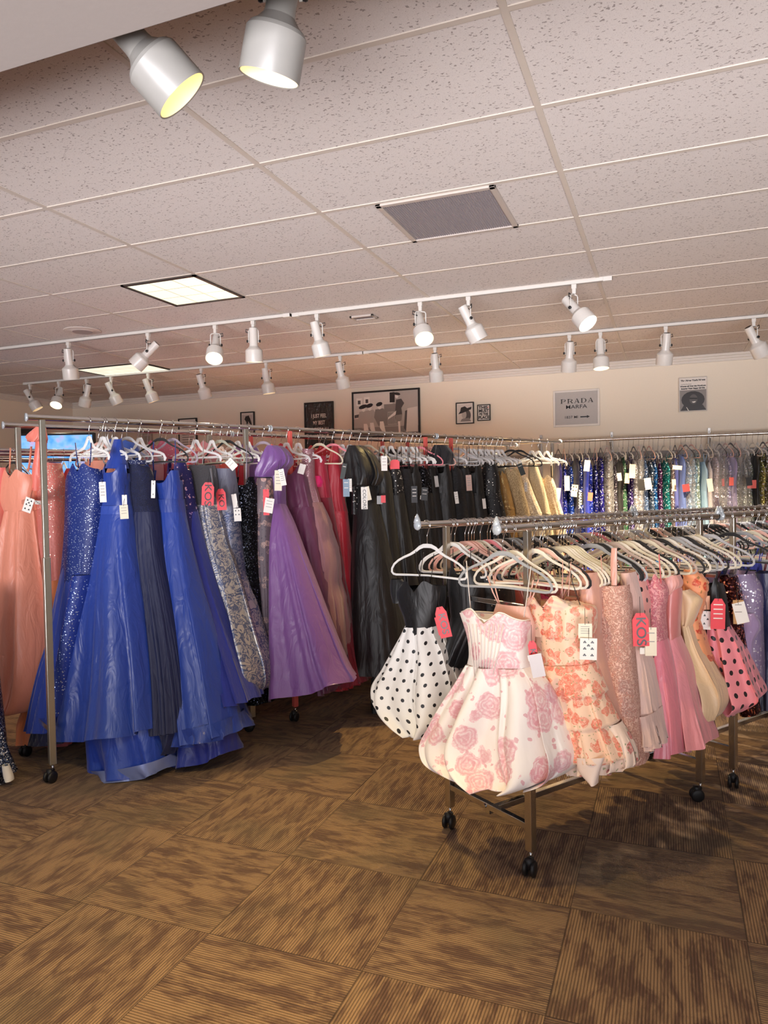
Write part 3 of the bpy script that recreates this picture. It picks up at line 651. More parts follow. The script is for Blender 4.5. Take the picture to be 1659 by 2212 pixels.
def velvet_mb():
    h = [(0, -.098), (.022, -.099), (.045, -.108), (.070, -.126), (.10, -.142), (.14, -.158), (.172, -.174), (.196, -.192), (.211, -.214), (.212, -.230), (.203, -.240), (.185, -.243), (.12, -.240), (0, -.236)]
    w = [.020, .019, .017, .014, .012, .011, .011, .011, .011, .011, .011, .011, .010, .009]
    L = [(-x, z) for x, z in h[1:-1]][::-1]
    pts = h+L; ww = w+w[1:-1][::-1]
    mb = MB(); sweep(pts, ww, .006, mb, True); return mb
def clear_mb():
    mb = MB(); h = [(0, -.10), (.012, -.105), (.028, -.135), (.05, -.16), (.10, -.176), (.15, -.187), (.178, -.200), (.190, -.222), (.184, -.235)]
    for s in (-1, 1): sweep([(x*s, z) for x, z in h], [.02, .026, .022, .018, .016, .016, .017, .02, .014], .007, mb)
    sweep([(-.165, -.205), (0, -.208), (.165, -.205)], .008, .005, mb)
    for s in (-1, 1): sweep([(.128*s, -.183), (.128*s, -.168), (.12*s, -.164)], .006, .005, mb)
    return mb
def m_clear():
    t = NT('clear_plastic'); t.set(Base_Color=lin('F2F3F4'), Roughness=.12, Alpha=.62, Specular_IOR_Level=.8); return t
def m_velvet(c): return plain('flocked_'+c, c, .7, Sheen_Weight=.35)
HCOL = {'cream': 'E2DACB', 'ivory': 'D8CFB6', 'white': 'ECEAE6', 'grey': '9A9C9E', 'pale grey': 'B9B9BC', 'black': '17171A', 'blush': 'E5B4A6', 'rose pink': 'EF8E9A', 'taupe': 'BCA79C', 'lavender grey': 'A99BAA', 'sage': 'A9AA98'}
hk = {'velvet': MB(), 'clear': MB()}
HMESH = {}
def hanger(q, z, w, label, col='grey', kind='velvet', group=None, dz=0, mark=None):
    key = (kind, col)
    if key not in HMESH:
        mt = mat('clear', m_clear) if col == 'clear' else m_velvet(HCOL[col])
        b = (velvet_mb() if kind == 'velvet' else clear_mb()).build('hanger', mt, None, smooth=True); h = hook_mb().build('hook', CH, b, smooth=True)
        autosmooth(b, 50); HMESH[key] = (b.data, h.data)
        C.objects.unlink(b); C.objects.unlink(h); bpy.data.objects.remove(h); bpy.data.objects.remove(b)
    bd, hd = HMESH[key]
    o = bpy.data.objects.new('velvet_hanger' if kind == 'velvet' else 'plastic_hanger', bd); C.objects.link(o)
    a = math.atan2(w.y, w.x); o.location = (q.x, q.y, z+dz); o.rotation_euler = (random.uniform(-.03, .03), 0, a)
    k = bpy.data.objects.new('hook', hd); C.objects.link(k); k.parent = o
    tag(o, label, 'hanger', group); return o

# ------------------------------------------------------------------ dresses
def interp(rows, n):
    """rows: [(Lu,Lz,Ru,Rz,depth)] -> n rows, smooth along the garment"""
    m_ = len(rows); out = []; cum = [0]
    for i in range(1, m_): cum.append(cum[-1]+max(.004, abs((rows[i][1]+rows[i][3])-(rows[i-1][1]+rows[i-1][3]))/2+.3*abs((rows[i][0]-rows[i-1][0]))))
    T = cum[-1]
    def tang(j, i):
        if i == 0: return (rows[1][j]-rows[0][j])/(cum[1]-cum[0])
        if i == m_-1: return (rows[-1][j]-rows[-2][j])/(cum[-1]-cum[-2])
        a = (rows[i][j]-rows[i-1][j])/(cum[i]-cum[i-1]); b = (rows[i+1][j]-rows[i][j])/(cum[i+1]-cum[i])
        return 0 if (a*b <= 0 and j in (4,)) else (a+b)/2
    for k in range(n):
        t = T*k/(n-1); i = 0
        while i < m_-2 and cum[i+1] < t: i += 1
        h = cum[i+1]-cum[i]; s = (t-cum[i])/h; a = []
        for j in range(5):
            p0, p1 = rows[i][j], rows[i+1][j]; m0, m1 = tang(j, i)*h, tang(j, i+1)*h
            a.append((2*s**3-3*s*s+1)*p0+(s**3-2*s*s+s)*m0+(-2*s**3+3*s*s)*p1+(s**3-s*s)*m1)
        out.append(a)
    return out
NECK = {'sweet': lambda s, f: (-.038*max(0, 1-abs(s)/.4)**1.2 + .01*math.exp(-((abs(s)-.45)/.2)**2) - .02*max(0, abs(s)-.6)/.4) if f else -.025,
        'vee': lambda s, f: -.13*max(0, 1-abs(s)/.8) if f else -.06, 'flat': lambda s, f: 0 if f else -.04, 'scoop': lambda s, f: -.07*max(0, 1-(s/.85)**2) if f else -.1,
        'one': lambda s, f: .0, None: lambda s, f: 0}
def cloth(name, q, w, rows, mt, parent, off, seg=72, n=34, depth=(.06, .10), pl=0, amp=0., neck=None, nv=.25, vpoint=0, bubble=False, ph=None, tiers=0, n_off=0., wob=0., sharp=0):
    """closed loft hanging in the vertical plane through q along w; pl/amp = number and depth of folds"""
    nn = Vector((w.y, -w.x, 0))                         # towards the aisle / viewer
    if nn.dot(Vector((-q.x, -q.y, 0))) < 0: nn = -nn
    R = [list(r)+[depth[0]+(depth[1]-depth[0])*(i/(len(rows)-1))] for i, r in enumerate(rows)]
    R = interp(R, n); ph = random.uniform(0, 6) if ph is None else ph
    if bubble:
        L = R[-1]; cx, cz_ = (L[0]+L[2])/2, (L[1]+L[3])/2
        for sc, dd, up in ((.9, .8, -.006), (.72, .5, .012), (.5, .3, .05)):
            R.append([cx+(L[0]-cx)*sc, L[1]+(cz_-L[1])*(1-sc)+up, cx+(L[2]-cx)*sc, L[3]+(cz_-L[3])*(1-sc)+up, L[4]*dd])
    N = len(R); V = []; U = []; amp *= 1.2
    for i, (lu, lz, ru, rz, dp) in enumerate(R):
        v = i/(n-1); vv = min(v, 1.)
        A = amp*(vv**1.15 if amp else 0)
        if bubble: A = amp*(math.sin(min(1, vv)*PI*.62)+.25)*(1 if i < n else .8)
        half = abs(ru-lu)/2
        tr = 1+ (.10*((vv*tiers) % 1.0) if tiers else 0)
        for k in range(seg+1):
            th = 2*PI*k/seg; s = -math.cos(th); fr = math.sin(th)
            p = pl*th
            f_ = ((2*abs(math.sin((round(pl)*th+ph+.5*math.sin(vv*2.6+ph))/2))-1.27)*.75 + (2*abs(math.sin((round(pl*1.6)*th+ph*2.3+1.3*math.sin(vv*2.2+ph))/2))-1.27)*.45) if pl else 0
            cx = (lu+ru)/2; u = cx+(ru-lu)/2*s*tr + (A*.5*math.cos(round(pl)*th+ph) if pl else 0)*(1-abs(s)*.6)
            z = (lz+rz)/2+(rz-lz)/2*s
            d = dp*tr*math.copysign(abs(fr)**.75, fr) + A*f_*(1 if abs(fr) > .12 else .5)
            if neck and vv < nv: z += NECK[neck](s, fr >= 0)*(1-vv/nv)**1.3
            if vpoint and vv > .6: z -= vpoint*max(0, 1-abs(s)/.8)*((vv-.6)/.4)**1.5*(1 if fr > 0 else 0)
            if i == n-1 and not bubble and pl: z += A*.25*f_
            V.append(q+w*u+nn*(d+n_off)+Vector((0, 0, z))-off); U.append((0, z))
        row = V[-(seg+1):]; ac = [0]
        for k in range(seg): ac.append(ac[-1]+math.hypot(row[k+1].x-row[k].x, row[k+1].y-row[k].y))
        for k in range(seg+1): U[-(seg+1)+k] = (ac[k]-ac[seg//4], U[-(seg+1)+k][1])
    F = [[i*(seg+1)+k, (i+1)*(seg+1)+k, (i+1)*(seg+1)+k+1, i*(seg+1)+k+1] for i in range(N-1) for k in range(seg)]
    return mesh(name, V, F, mt, parent, True, uvs=U)
def rotw(w, a): return (Matrix.Rotation(a, 3, 'Z') @ w)
def uz(pxx, pyy, q, w):
    n = Vector((-w.y, w.x, 0)); d = ray(pxx, pyy); t = n.dot(q-Vector((0, 0, q.z)))/n.dot(Vector((d.x, d.y, 0)))
    P = EYE+d*t; return ((P-q).x*w.x+(P-q).y*w.y, P.z)
def rowsof(rows, q, w):
    out = []
    for r in rows:
        if len(r) == 3: yl, xl, yr, xr = r[0], r[1], r[0], r[2]
        else: yl, xl, yr, xr = r
        a, b = uz(xl, yl, q, w), uz(xr, yr, q, w); out.append((a[0], a[1], b[0], b[1]))
    return out
def toward(w, q):
    nn = Vector((w.y, -w.x, 0)); return nn if nn.dot(Vector((-q.x, -q.y, 0))) > 0 else -nn
def add_tag(root, off, q, w, cx, cy, wp, hp, col, rot=0, body=None, tcol='black', front=.14, pips=None, size=None, notch=False, string=True, name='price_tag', stripes=0, body_rot=True):
    """card tag centred on picture point; sizes in picture pixels at that distance"""
    q2 = q+toward(w, q)*front; u, z = uz(cx, cy, q2, w); P = q2+w*u; P.z = z
    dd = (P-EYE).dot(FW); k = dd/FPX; W_, H_ = wp*k, hp*k
    fx = RT.copy(); fx.z = 0; fx.normalize(); fx = (fx*.8+w*.2).normalized()
    X = (fx*math.cos(rot)+Vector((0, 0, 1))*math.sin(rot)); Z = (Vector((0, 0, 1))*math.cos(rot)-fx*math.sin(rot)); Y = Z.cross(X)
    if Y.dot(FW) < 0: Y = -Y
    c = P-off
    def pt(a, b, e=0): return c+X*a*W_+Z*b*H_-Y*e
    if notch: out = [(-.5, -.5), (.5, -.5), (.5, .3), (.25, .5), (-.25, .5), (-.5, .3)]
    else: out = [(-.5, -.5), (.5, -.5), (.5, .5), (-.5, .5)]
    n = len(out); v = [pt(a, b, .0005) for a, b in out]+[pt(a, b, -.0005) for a, b in out]
    o = mesh(name, v, [list(range(n)), list(range(n, 2*n))[::-1]]+[[i, i+n, (i+1) % n+n, (i+1) % n] for i in range(n)], plain('card_'+col, col, .5), root, False)
    if string: MB().tube([pt(0, .42, .001), pt(.0, .6), pt(.05, .6)+Vector((0, 0, .05))+Y*.02], .0009, 5).build('tag_string', plain('tag_cord', '2A2226' if tcol == 'black' else tcol, .7), o, smooth=True)
    if body:
        s = (size or .3)*W_
        if body_rot: textmesh('lettering', body, s*1.9, pt(0, -.05, .0016), -Z, X, INK if tcol == 'black' else PAPER, o, 1.15, bold=s*.012)
        else: textmesh('lettering', body, s*1.9, pt(0, .0, .0016), X, Z, INK if tcol == 'black' else PAPER, o, 1., bold=s*.01)
    if pips:
        b = MB()
        for a, e in pips:
            for da, de in ((-.05, 0), (.05, 0), (0, .05)): b.add([pt(a+da+.05*math.cos(i*PI/4), e+de+.035*math.sin(i*PI/4), .0012) for i in range(8)], [list(range(8))])
        b.build('card_pips', INK, o)
    if stripes:
        b = MB()
        for i in range(stripes):
            y = .32-.6*i/stripes; b.add([pt(-.32, y, .0012), pt(.32, y, .0012), pt(.32, y-.035, .0012), pt(-.32, y-.035, .0012)], [[0, 1, 2, 3]])
        b.build('printed_lines', PAPER if tcol == 'white' else plain('grey_print', '9E9892', .5), o)
    return o
SPADES = [(-.22, .3), (.22, .3), (-.22, .0), (.22, .0), (-.22, -.3), (.22, -.3), (0, .15)]
WHITE_T, RED_T, CREAM_T = 'EDE9E2', 'E8404C', 'E9DFC8'
class Dress:
    def __init__(s, name, label, q, w, z, cat='dress', group=None, drop=.35):
        s.q, s.w, s.z = q, w, z; s.n = toward(w, q)
        s.off = Vector((q.x, q.y, z-.24)); s.r = empty(name, s.off, label, cat, group)
    def px(s, name, rows, mt, **k): return cloth(name, s.q, s.w, rowsof(rows, s.q, s.w), mt, s.r, s.off, **k)
    def lo(s, name, rows, mt, **k): return cloth(name, s.q, s.w, [(a, z, b, z) if not isinstance(z, tuple) else (a, z[0], b, z[1]) for a, b, z in rows], mt, s.r, s.off, **k)
    def strap(s, pts, mt, r=.003, name='strap', flat=(1.6, .5), front=.03):
        """pts in picture pixels, in the dress plane"""
        P = []
        for x, y in pts:
            u, z = uz(x, y, s.q, s.w); p = s.q+s.w*u+s.n*front; p.z = z; P.append(p-s.off)
        if len(P) == 2: P = [P[0], (P[0]+P[1])/2+Vector((0, 0, -.002)), P[1]]
        MB().tube(P, r, 8, flat=flat).build(name, mt, s.r, smooth=True)
    def lstrap(s, u0, z0, u1, z1, mt, r=.003, name='strap'):
        for f in (.02, -.02): MB().tube([s.q+s.w*u0+s.n*f+Vector((0, 0, z0))-s.off, s.q+s.w*(u0*.6+u1*.4)+s.n*f*.6+Vector((0, 0, (z0+z1)/2))-s.off, s.q+s.w*u1+Vector((0, 0, z1))-s.off], r, 6).build(name, mt, s.r, smooth=True)
    def tag(s, *a, **k): return add_tag(s.r, s.off, s.q, s.w, *a, **k)
def gq(x): q = GP+GD*ag2(x); return Vector((q.x, q.y, 0))
def _al(P, D, x, z):
    lo, hi = -4, 16
    for _ in range(50):
        mm = (lo+hi)/2
        if px(P+D*mm+Vector((0, 0, z))) < x: lo = mm
        else: hi = mm
    return lo
def ag2(x): return _al(GP, GD, x, GZ)
def RP(P, D, x, z): q = P+D*_al(P, D, x, z); return Vector((q.x, q.y, 0))
# ================================================================== GOWNS ON THE TALL RACK, AISLE SIDE
gy = rotw(GW, .42)
def GQ(x): return RP(GP, GD, x, GZ)
ROY, ROY2, NAVY = satin('1E3F9E', .33), satin('2244A6', .33), None
def gown(name, label, hx, yaw=.42, group=None): 
    q = GQ(hx); return Dress(name, label, q, rotw(GW, yaw), GZ, 'gown', group)
gh = 'hangers on the tall rack'
# 1 beaded mermaid gown
d = gown('evening_gown', 'royal blue beaded lace mermaid gown with tulle skirt, first on the tall chrome rack', 192)
lb = beaded('17307E', 'CFE0FF', 120, .3)
d.px('bodice', [(1005, 164, 212), (1030, 151, 219), (1060, 149, 222), (1100, 149, 216), (1160, 147, 213), (1230, 141, 207), (1300, 131, 200)], lb, depth=(.07, .08), neck='sweet', nv=.12, pl=5, amp=.004)
d.px('skirt', [(1225, 142, 207), (1300, 130, 198), (1380, 120, 190), (1440, 106, 180), (1500, 96, 173), (1568, 86, 168)], tulle('2340A6', .93), depth=(.075, .16), pl=13, amp=.028)
d.px('beaded_panel', [(1240, 175, 206), (1330, 165, 196), (1420, 158, 186), (1530, 152, 176)], beaded('1D3A98', 'BBD2FF', 90, .34), depth=(.09, .165), n_off=.01, pl=4, amp=.01)
d.px('underskirt', [(1540, 92, 165), (1575, 88, 168), (1597, 86, 160)], tulle('10173F', .96), depth=(.12, .14), pl=19, amp=.02)
d.px('train', [(1330, 108, 130), (1400, 88, 125), (1460, 68, 118), (1505, 53, 110)], tulle('8C7FB8', .4), depth=(.02, .06), pl=7, amp=.015, n=20)
d.px('train_hem', [(1484, 57, 112), (1506, 52, 110)], tulle('2B2F78', .85), depth=(.062, .064), pl=7, amp=.013, n=8)
d.strap([(172, 957), (175, 985), (179, 1012)], lb); d.strap([(206, 957), (205, 985), (203, 1006)], lb)
d.tag(222, 1063, 15, 44, WHITE_T, rot=.03, stripes=4, front=.16)
# 2 satin A-line
d = gown('evening_gown', 'plain royal blue satin ball gown with a wide tank strap and belted waist', 227)
d.px('bodice', [(1003, 236, 272), (1030, 226, 272), (1060, 222, 273), (1085, 217, 277), (1104, 215, 279)], ROY, depth=(.07, .075), neck='scoop', nv=.2, pl=3, amp=.003)
d.px('shoulder_strap', [(949, 247, 262), (965, 245, 264), (990, 240, 268), (1012, 234, 272)], ROY, depth=(.012, .06), n=12)
d.px('waistband', [(1092, 216, 278), (1110, 214, 281)], satin('2A4BAE'), depth=(.08, .08), n=6)
d.px('skirt', [(1100, 215, 279), (1180, 208, 288), (1280, 194, 304), (1400, 176, 324), (1500, 162, 339), (1582, 150, 1566, 351)], ROY2, depth=(.075, .24), pl=7, amp=.042, n=44, seg=110)
u_ = d.px('underskirt', [(1540, 195, 335), (1600, 205, 350), (1650, 212, 357), (1672, 214, 1660, 359)], satin('1C44B4'), depth=(.15, .17), pl=5, amp=.04, seg=100)
d.px('horsehair_hem', [(1649, 212, 1634, 358), (1675, 213, 1662, 361)], mat('hh', lambda: (lambda t: (t.set(Base_Color=lin('8FA0DC'), Roughness=.25, Alpha=.85, Metallic=.3), t)[-1])(NT('horsehair_braid'))), depth=(.176, .178), pl=5, amp=.04, seg=100, n=6, ph=1.0)
d.tag(269, 1082, 11, 26, WHITE_T, front=.17); d.tag(268, 1106, 19, 30, CREAM_T, rot=.05, stripes=3, front=.18)
# 3 dark pleated
d = gown('evening_gown', 'dark navy gown with lace bodice and finely pleated skirt, between two plain royal satin gowns', 273)
nv = lace('0B1236', '142050', 90)
d.px('bodice', [(1000, 258, 318), (1030, 258, 325), (1070, 262, 332), (1110, 266, 338)], nv, depth=(.07, .08), neck='sweet', nv=.2)
d.px('skirt', [(1105, 266, 338), (1200, 268, 350), (1300, 270, 372), (1400, 280, 392), (1500, 285, 408), (1570, 290, 417)], satin('111C4A', .6, .02), depth=(.08, .19), pl=34, amp=.016, seg=240, n=30)
d.px('beaded_trim', [(994, 262, 317), (1003, 262, 321)], beaded('1A2654', 'E8F0FF', 150, .4), depth=(.074, .076), n=5)
d.px('underskirt', [(1540, 330, 405), (1600, 340, 400), (1618, 350, 392)], satin('14204E', .5), depth=(.12, .14), pl=9, amp=.03)
d.tag(331, 1057, 9, 38, WHITE_T, front=.17, rot=-.05, pips=[(0, .3), (0, -.3)])
# 4 second satin
d = gown('evening_gown', 'royal blue satin gown with thin straps, right of the navy pleated gown', 322)
d.px('bodice', [(1016, 338, 386), (1040, 336, 388), (1065, 338, 389), (1098, 337, 391)], ROY, depth=(.07, .075), neck='vee', nv=.35, pl=4, amp=.004)
d.px('waistband', [(1078, 338, 390), (1106, 336, 394)], satin('22409C'), depth=(.082, .084), n=10, pl=0)
d.px('skirt', [(1102, 336, 393), (1180, 340, 407), (1260, 350, 426), (1350, 362, 452), (1450, 380, 478), (1530, 395, 497), (1592, 410, 1578, 510)], ROY2, depth=(.08, .22), pl=6, amp=.038, n=44, seg=100)
d.px('hem_band', [(1558, 404, 1546, 503), (1594, 410, 1580, 512)], ROY, depth=(.222, .226), pl=6, amp=.038, n=8, seg=100)
d.px('underskirt', [(1540, 385, 490), (1600, 388, 498), (1652, 388, 1622, 500)], satin('1B2F98'), depth=(.14, .16), pl=5, amp=.035, seg=90)
d.strap([(340, 955), (338, 985), (340, 1020)], ROY, .004); d.strap([(386, 952), (387, 985), (384, 1018)], ROY, .003)
# 5 violet-blue sequinned tulle
d = gown('evening_gown', 'violet-blue tulle gown scattered with iridescent sequins, beside the silver brocade', 371)
d.px('bodice', [(992, 372, 400), (1030, 368, 408), (1080, 366, 416), (1110, 364, 421)], beaded('231E66', 'F3C8E8', 60, .36), depth=(.07, .08), neck='vee')
d.px('skirt', [(1105, 364, 421), (1200, 375, 442), (1300, 400, 473), (1400, 430, 507), (1515, 455, 1510, 546)], tulle('20309A', .96), depth=(.08, .2), pl=15, amp=.024, seg=110)
d.px('sequin_panel', [(1100, 385, 420), (1200, 400, 436), (1330, 430, 462)], beaded('23246E', 'B6A4F0', 60, .3), depth=(.085, .15), n_off=.01, n=16)
# 6 silver brocade
bro = brocade('CCC6BE', '69728F', 13)
d = gown('evening_gown', 'silver brocade gown with slate roses and a halter neck tied in ribbons', 421)
d.px('bodice', [(1005, 414, 459), (1030, 410, 464), (1060, 415, 467), (1095, 421, 471)], mat('slv', lambda: (lambda t: (t.set(Base_Color=lin('77777C'), Roughness=.3, Metallic=.5), t.bump(t.n('ShaderNodeTexNoise', i_Scale=30.0, i_Detail=3.0, i_Distortion=2.0).outputs[0], .9, .02), t)[-1])(NT('crushed_silver_satin'))), depth=(.07, .08), pl=7, amp=.008)
d.px('skirt', [(1090, 421, 471), (1160, 427, 487), (1230, 443, 510), (1310, 465, 532), (1380, 478, 550), (1440, 492, 566), (1480, 512, 568), (1492, 525, 562)], bro, depth=(.085, .17), pl=6, amp=.04, seg=100, bubble=True)
d.strap([(425, 952), (428, 980), (432, 1006)], satin('C8C4BE')); d.strap([(446, 952), (446, 980), (444, 1008)], satin('C8C4BE')); d.strap([(462, 1012), (466, 1040), (468, 1072)], satin('8C8C94'), .006, 'ribbon')
d.tag(449, 1067, 27, 50, RED_T, rot=-.05, body='KOS', size=.42, notch=True, front=.17)
# 7 slate brocade
d = gown('evening_gown', 'slate brocade gown just right of the silver one, with its own red tag', 457)
d.px('bodice', [(1012, 466, 503), (1050, 466, 508), (1110, 470, 513)], satin('6C6E82', .35), depth=(.06, .07), pl=5, amp=.006)
d.px('skirt', [(1105, 470, 513), (1200, 482, 524), (1300, 502, 540), (1400, 525, 560), (1470, 535, 568)], brocade('8A8A98', '4E5878', 13), depth=(.07, .14), pl=6, amp=.02)
d.tag(478, 1079, 21, 46, RED_T, rot=.06, body='KO', size=.42, notch=True, front=.16)
d.strap([(497, 1016), (503, 1040), (506, 1070)], satin('6C6E82', .35), .006, 'ribbon')
# 8 black sequin slim
d = gown('evening_gown', 'slim black sequinned gown between the brocade gowns and the purple satin one', 490)
d.px('bodice', [(1030, 517, 549), (1060, 512, 553), (1110, 510, 555)], sequin('14161C', '9AA6C8', 190, .12), depth=(.06, .07), neck='vee')
d.px('skirt', [(1105, 510, 555), (1200, 513, 558), (1300, 525, 568), (1400, 545, 576), (1512, 550, 592)], sequin('101218', '8894BA', 210, .08), depth=(.07, .14), pl=6, amp=.015)
d.strap([(539, 962), (539, 1000), (538, 1035)], satin('B9B4C8'), .003); d.strap([(523, 1002), (520, 1030)], satin('2A2A32'), .003)
d.tag(507, 1082, 11, 30, WHITE_T, rot=.15, front=.16); d.tag(513, 1112, 16, 28, WHITE_T, rot=.05, pips=SPADES[:4], front=.165)
d.tag(500, 1003, 17, 24, WHITE_T, rot=.75, stripes=2, front=.17)
# 9 floral brocade
d = gown('evening_gown', 'narrow floral brocade gown in dusty pink and charcoal with a white tag', 513)
d.px('bodice', [(1033, 560, 584), (1060, 554, 586), (1110, 553, 587)], floral('6D5C62', 'D9B4A8', 'B88A86', 24, .6), depth=(.05, .06), pl=4, amp=.008)
d.px('skirt', [(1105, 553, 587), (1180, 558, 588), (1250, 568, 592), (1400, 580, 600)], floral('5C4E58', 'BB9A92', '2F2A38', 22, .6), depth=(.06, .10), pl=5, amp=.015)
d.tag(575, 1085, 13, 56, RED_T, front=.15); d.tag(581, 1092, 20, 32, WHITE_T, rot=-.18, stripes=3, front=.16)
# 10 purple
pur = satin('8A5AA0')
d = gown('evening_gown', 'purple satin A-line gown with one ruffled shoulder, its wide hem flaring right', 543)
d.px('bodice', [(985, 590, 628), (1005, 578, 622), (1035, 573, 614), (1060, 578, 612), (1092, 588, 612)], satin('7A4F94'), depth=(.06, .065), pl=5, amp=.008)
d.px('shoulder_ruffle', [(963, 588, 608), (970, 583, 618), (983, 577, 627), (1000, 570, 628), (1018, 568, 612), (1030, 572, 600)], satin('7E5398'), depth=(.05, .09), n_off=.03, pl=6, amp=.02, bubble=True)
d.px('skirt', [(1088, 588, 612), (1130, 585, 630), (1200, 581, 655), (1280, 577, 684), (1360, 573, 714), (1430, 570, 741), (1506, 567, 1466, 762)], pur, depth=(.065, .26), pl=6, amp=.045, n=46, seg=120)
d.tag(601, 1038, 16, 44, CREAM_T, rot=-.03, stripes=4, front=.17); d.tag(610, 1031, 12, 36, WHITE_T, rot=.18, stripes=5, front=.165)
# 11 plum
pl_ = satin('66284F', .45)
d = gown('evening_gown', 'dark plum gown with a draped neckline, behind the ruffled purple gown', 618)
d.px('bodice', [(1004, 614, 654), (1030, 611, 660), (1070, 617, 668), (1100, 620, 675)], pl_, depth=(.06, .07), neck='scoop', nv=.3, pl=7, amp=.008)
d.px('skirt', [(1095, 620, 675), (1180, 632, 694), (1280, 655, 712), (1380, 690, 728), (1495, 712, 1478, 742)], pl_, depth=(.07, .18), pl=9, amp=.025)
# 12 mauve ruffled
d = gown('evening_gown', 'mauve gown with a beaded strap and tiered tulle ruffles, against the red chiffon one', 643)
d.px('bodice', [(970, 657, 675), (1000, 656, 676), (1040, 659, 678), (1088, 663, 690)], beaded('A87884', 'FFE6E6', 140, .38), depth=(.05, .06), pl=5, amp=.01)
d.px('ruffled_skirt', [(1085, 664, 690), (1120, 672, 704), (1160, 682, 714), (1200, 690, 724), (1250, 698, 724), (1310, 712, 734), (1420, 722, 742)], tulle('A5747A', .97), depth=(.08, .15), pl=11, amp=.025, tiers=6)
d.tag(652, 1013, 14, 22, WHITE_T, rot=-.3, front=.16)
# 13a/b reds
d = gown('evening_gown', 'crimson tulle gown with a hot pink bust cup, left of the ruched red gown', 690)
d.px('bodice', [(985, 672, 702), (1030, 676, 706), (1080, 686, 712)], satin('B01C3C', .5), depth=(.05, .06), pl=5, amp=.01)
d.px('skirt', [(1075, 686, 712), (1200, 700, 735), (1350, 715, 760), (1484, 715, 1470, 792)], tulle('8E1430', .97), depth=(.07, .17), pl=13, amp=.02)
d.px('bust_cup', [(1028, 686, 700), (1040, 684, 704), (1052, 688, 702)], satin('F01E78', .4), depth=(.03, .05), n_off=.05, n=10)
d = gown('evening_gown', 'red chiffon gown with finely ruched crossover bodice and side cutout', 717)
rc = satin('A8182E', .55)
d.px('shoulder_strap', [(964, 718, 731), (985, 714, 733), (1008, 708, 735)], rc, depth=(.02, .05), n=12, pl=4, amp=.004)
d.px('bodice', [(1003, 708, 735), (1030, 696, 740), (1055, 688, 741), (1085, 692, 744), (1108, 700, 748)], rc, depth=(.06, .07), pl=16, amp=.006, seg=120)
d.px('skirt', [(1104, 700, 748), (1200, 708, 756), (1300, 720, 765), (1400, 732, 768), (1482, 735, 770)], satin('B4142C', .5), depth=(.07, .16), pl=14, amp=.02, seg=120)
d.strap([(716, 1010), (706, 1022), (696, 1034)], rc, .0025)
d.tag(748, 1054, 14, 38, '7E96AC', front=.17, stripes=2, tcol="white"); d.tag(756, 1048, 8, 28, WHITE_T, front=.16, stripes=4); d.tag(742, 1018, 10, 34, '1C2622', rot=-.2, front=.165, stripes=1, tcol='white')
# 14 black satin
bk = satin('0B0B0D', .52, .04); bk2 = satin('101013', .46, .04)
d = gown('evening_gown', 'black satin ball gown with a puffed shoulder and a long white tag lettered COLORS', 737)
d.px('bodice', [(1000, 762, 800), (1040, 764, 808), (1090, 768, 815)], bk, depth=(.07, .08), pl=4, amp=.008)
d.px('puff_sleeve', [(963, 762, 785), (975, 756, 800), (1000, 752, 815), (1025, 756, 822), (1048, 768, 815)], bk2, depth=(.06, .10), n_off=.03, pl=6, amp=.03, bubble=True)
d.px('skirt', [(1086, 768, 815), (1150, 767, 830), (1240, 765, 848), (1340, 764, 868), (1444, 763, 1446, 885)], bk2, depth=(.08, .24), pl=5, amp=.016, seg=110, n=40)
d.tag(787, 1076, 14, 48, WHITE_T, body='COLORS', size=.36, front=.19); d.tag(794, 1066, 12, 30, CREAM_T, rot=.2, front=.18)
d.px('beaded_trim', [(1050, 770, 784), (1110, 768, 786)], beaded('141318', 'FFFFFF', 80, .35), depth=(.09, .09), n_off=.01, n=8)
# blacks
blacks = [(765, 'black gown with a stiff off-shoulder collar and a red and white tag', (815, 842), None, 1), (800, 'black gown with a halter bodice covered in white crystals, red tag at the neck', (834, 868), 'crys', 2),
          (838, 'black lace gown between the crystal halter gown and the matte black one', (862, 892), 'lace', 0), (856, 'black gown hung with a black and silver label', (880, 908), None, 3),
          (880, 'black sequinned gown with a slanted white-edged label', (900, 930), 'seq', 4), (905, 'black gown half hidden under the ruffled black shoulder', (918, 945), None, 0),
          (925, 'black gown with a bunched ruffled shoulder near the rack joint', (938, 975), 'ruff', 5), (950, 'black strappy gown right of the ruffled shoulder one', (970, 1000), 'lace', 6),
          (978, 'black corset gown with a pink and cream tag', (985, 1018), None, 7), (1005, 'black chiffon gown with long ribbon straps', (1008, 1042), None, 0),
          (1035, 'black glitter A-line gown, last of the black row before the gold gowns', (1040, 1078), 'spark', 0)]
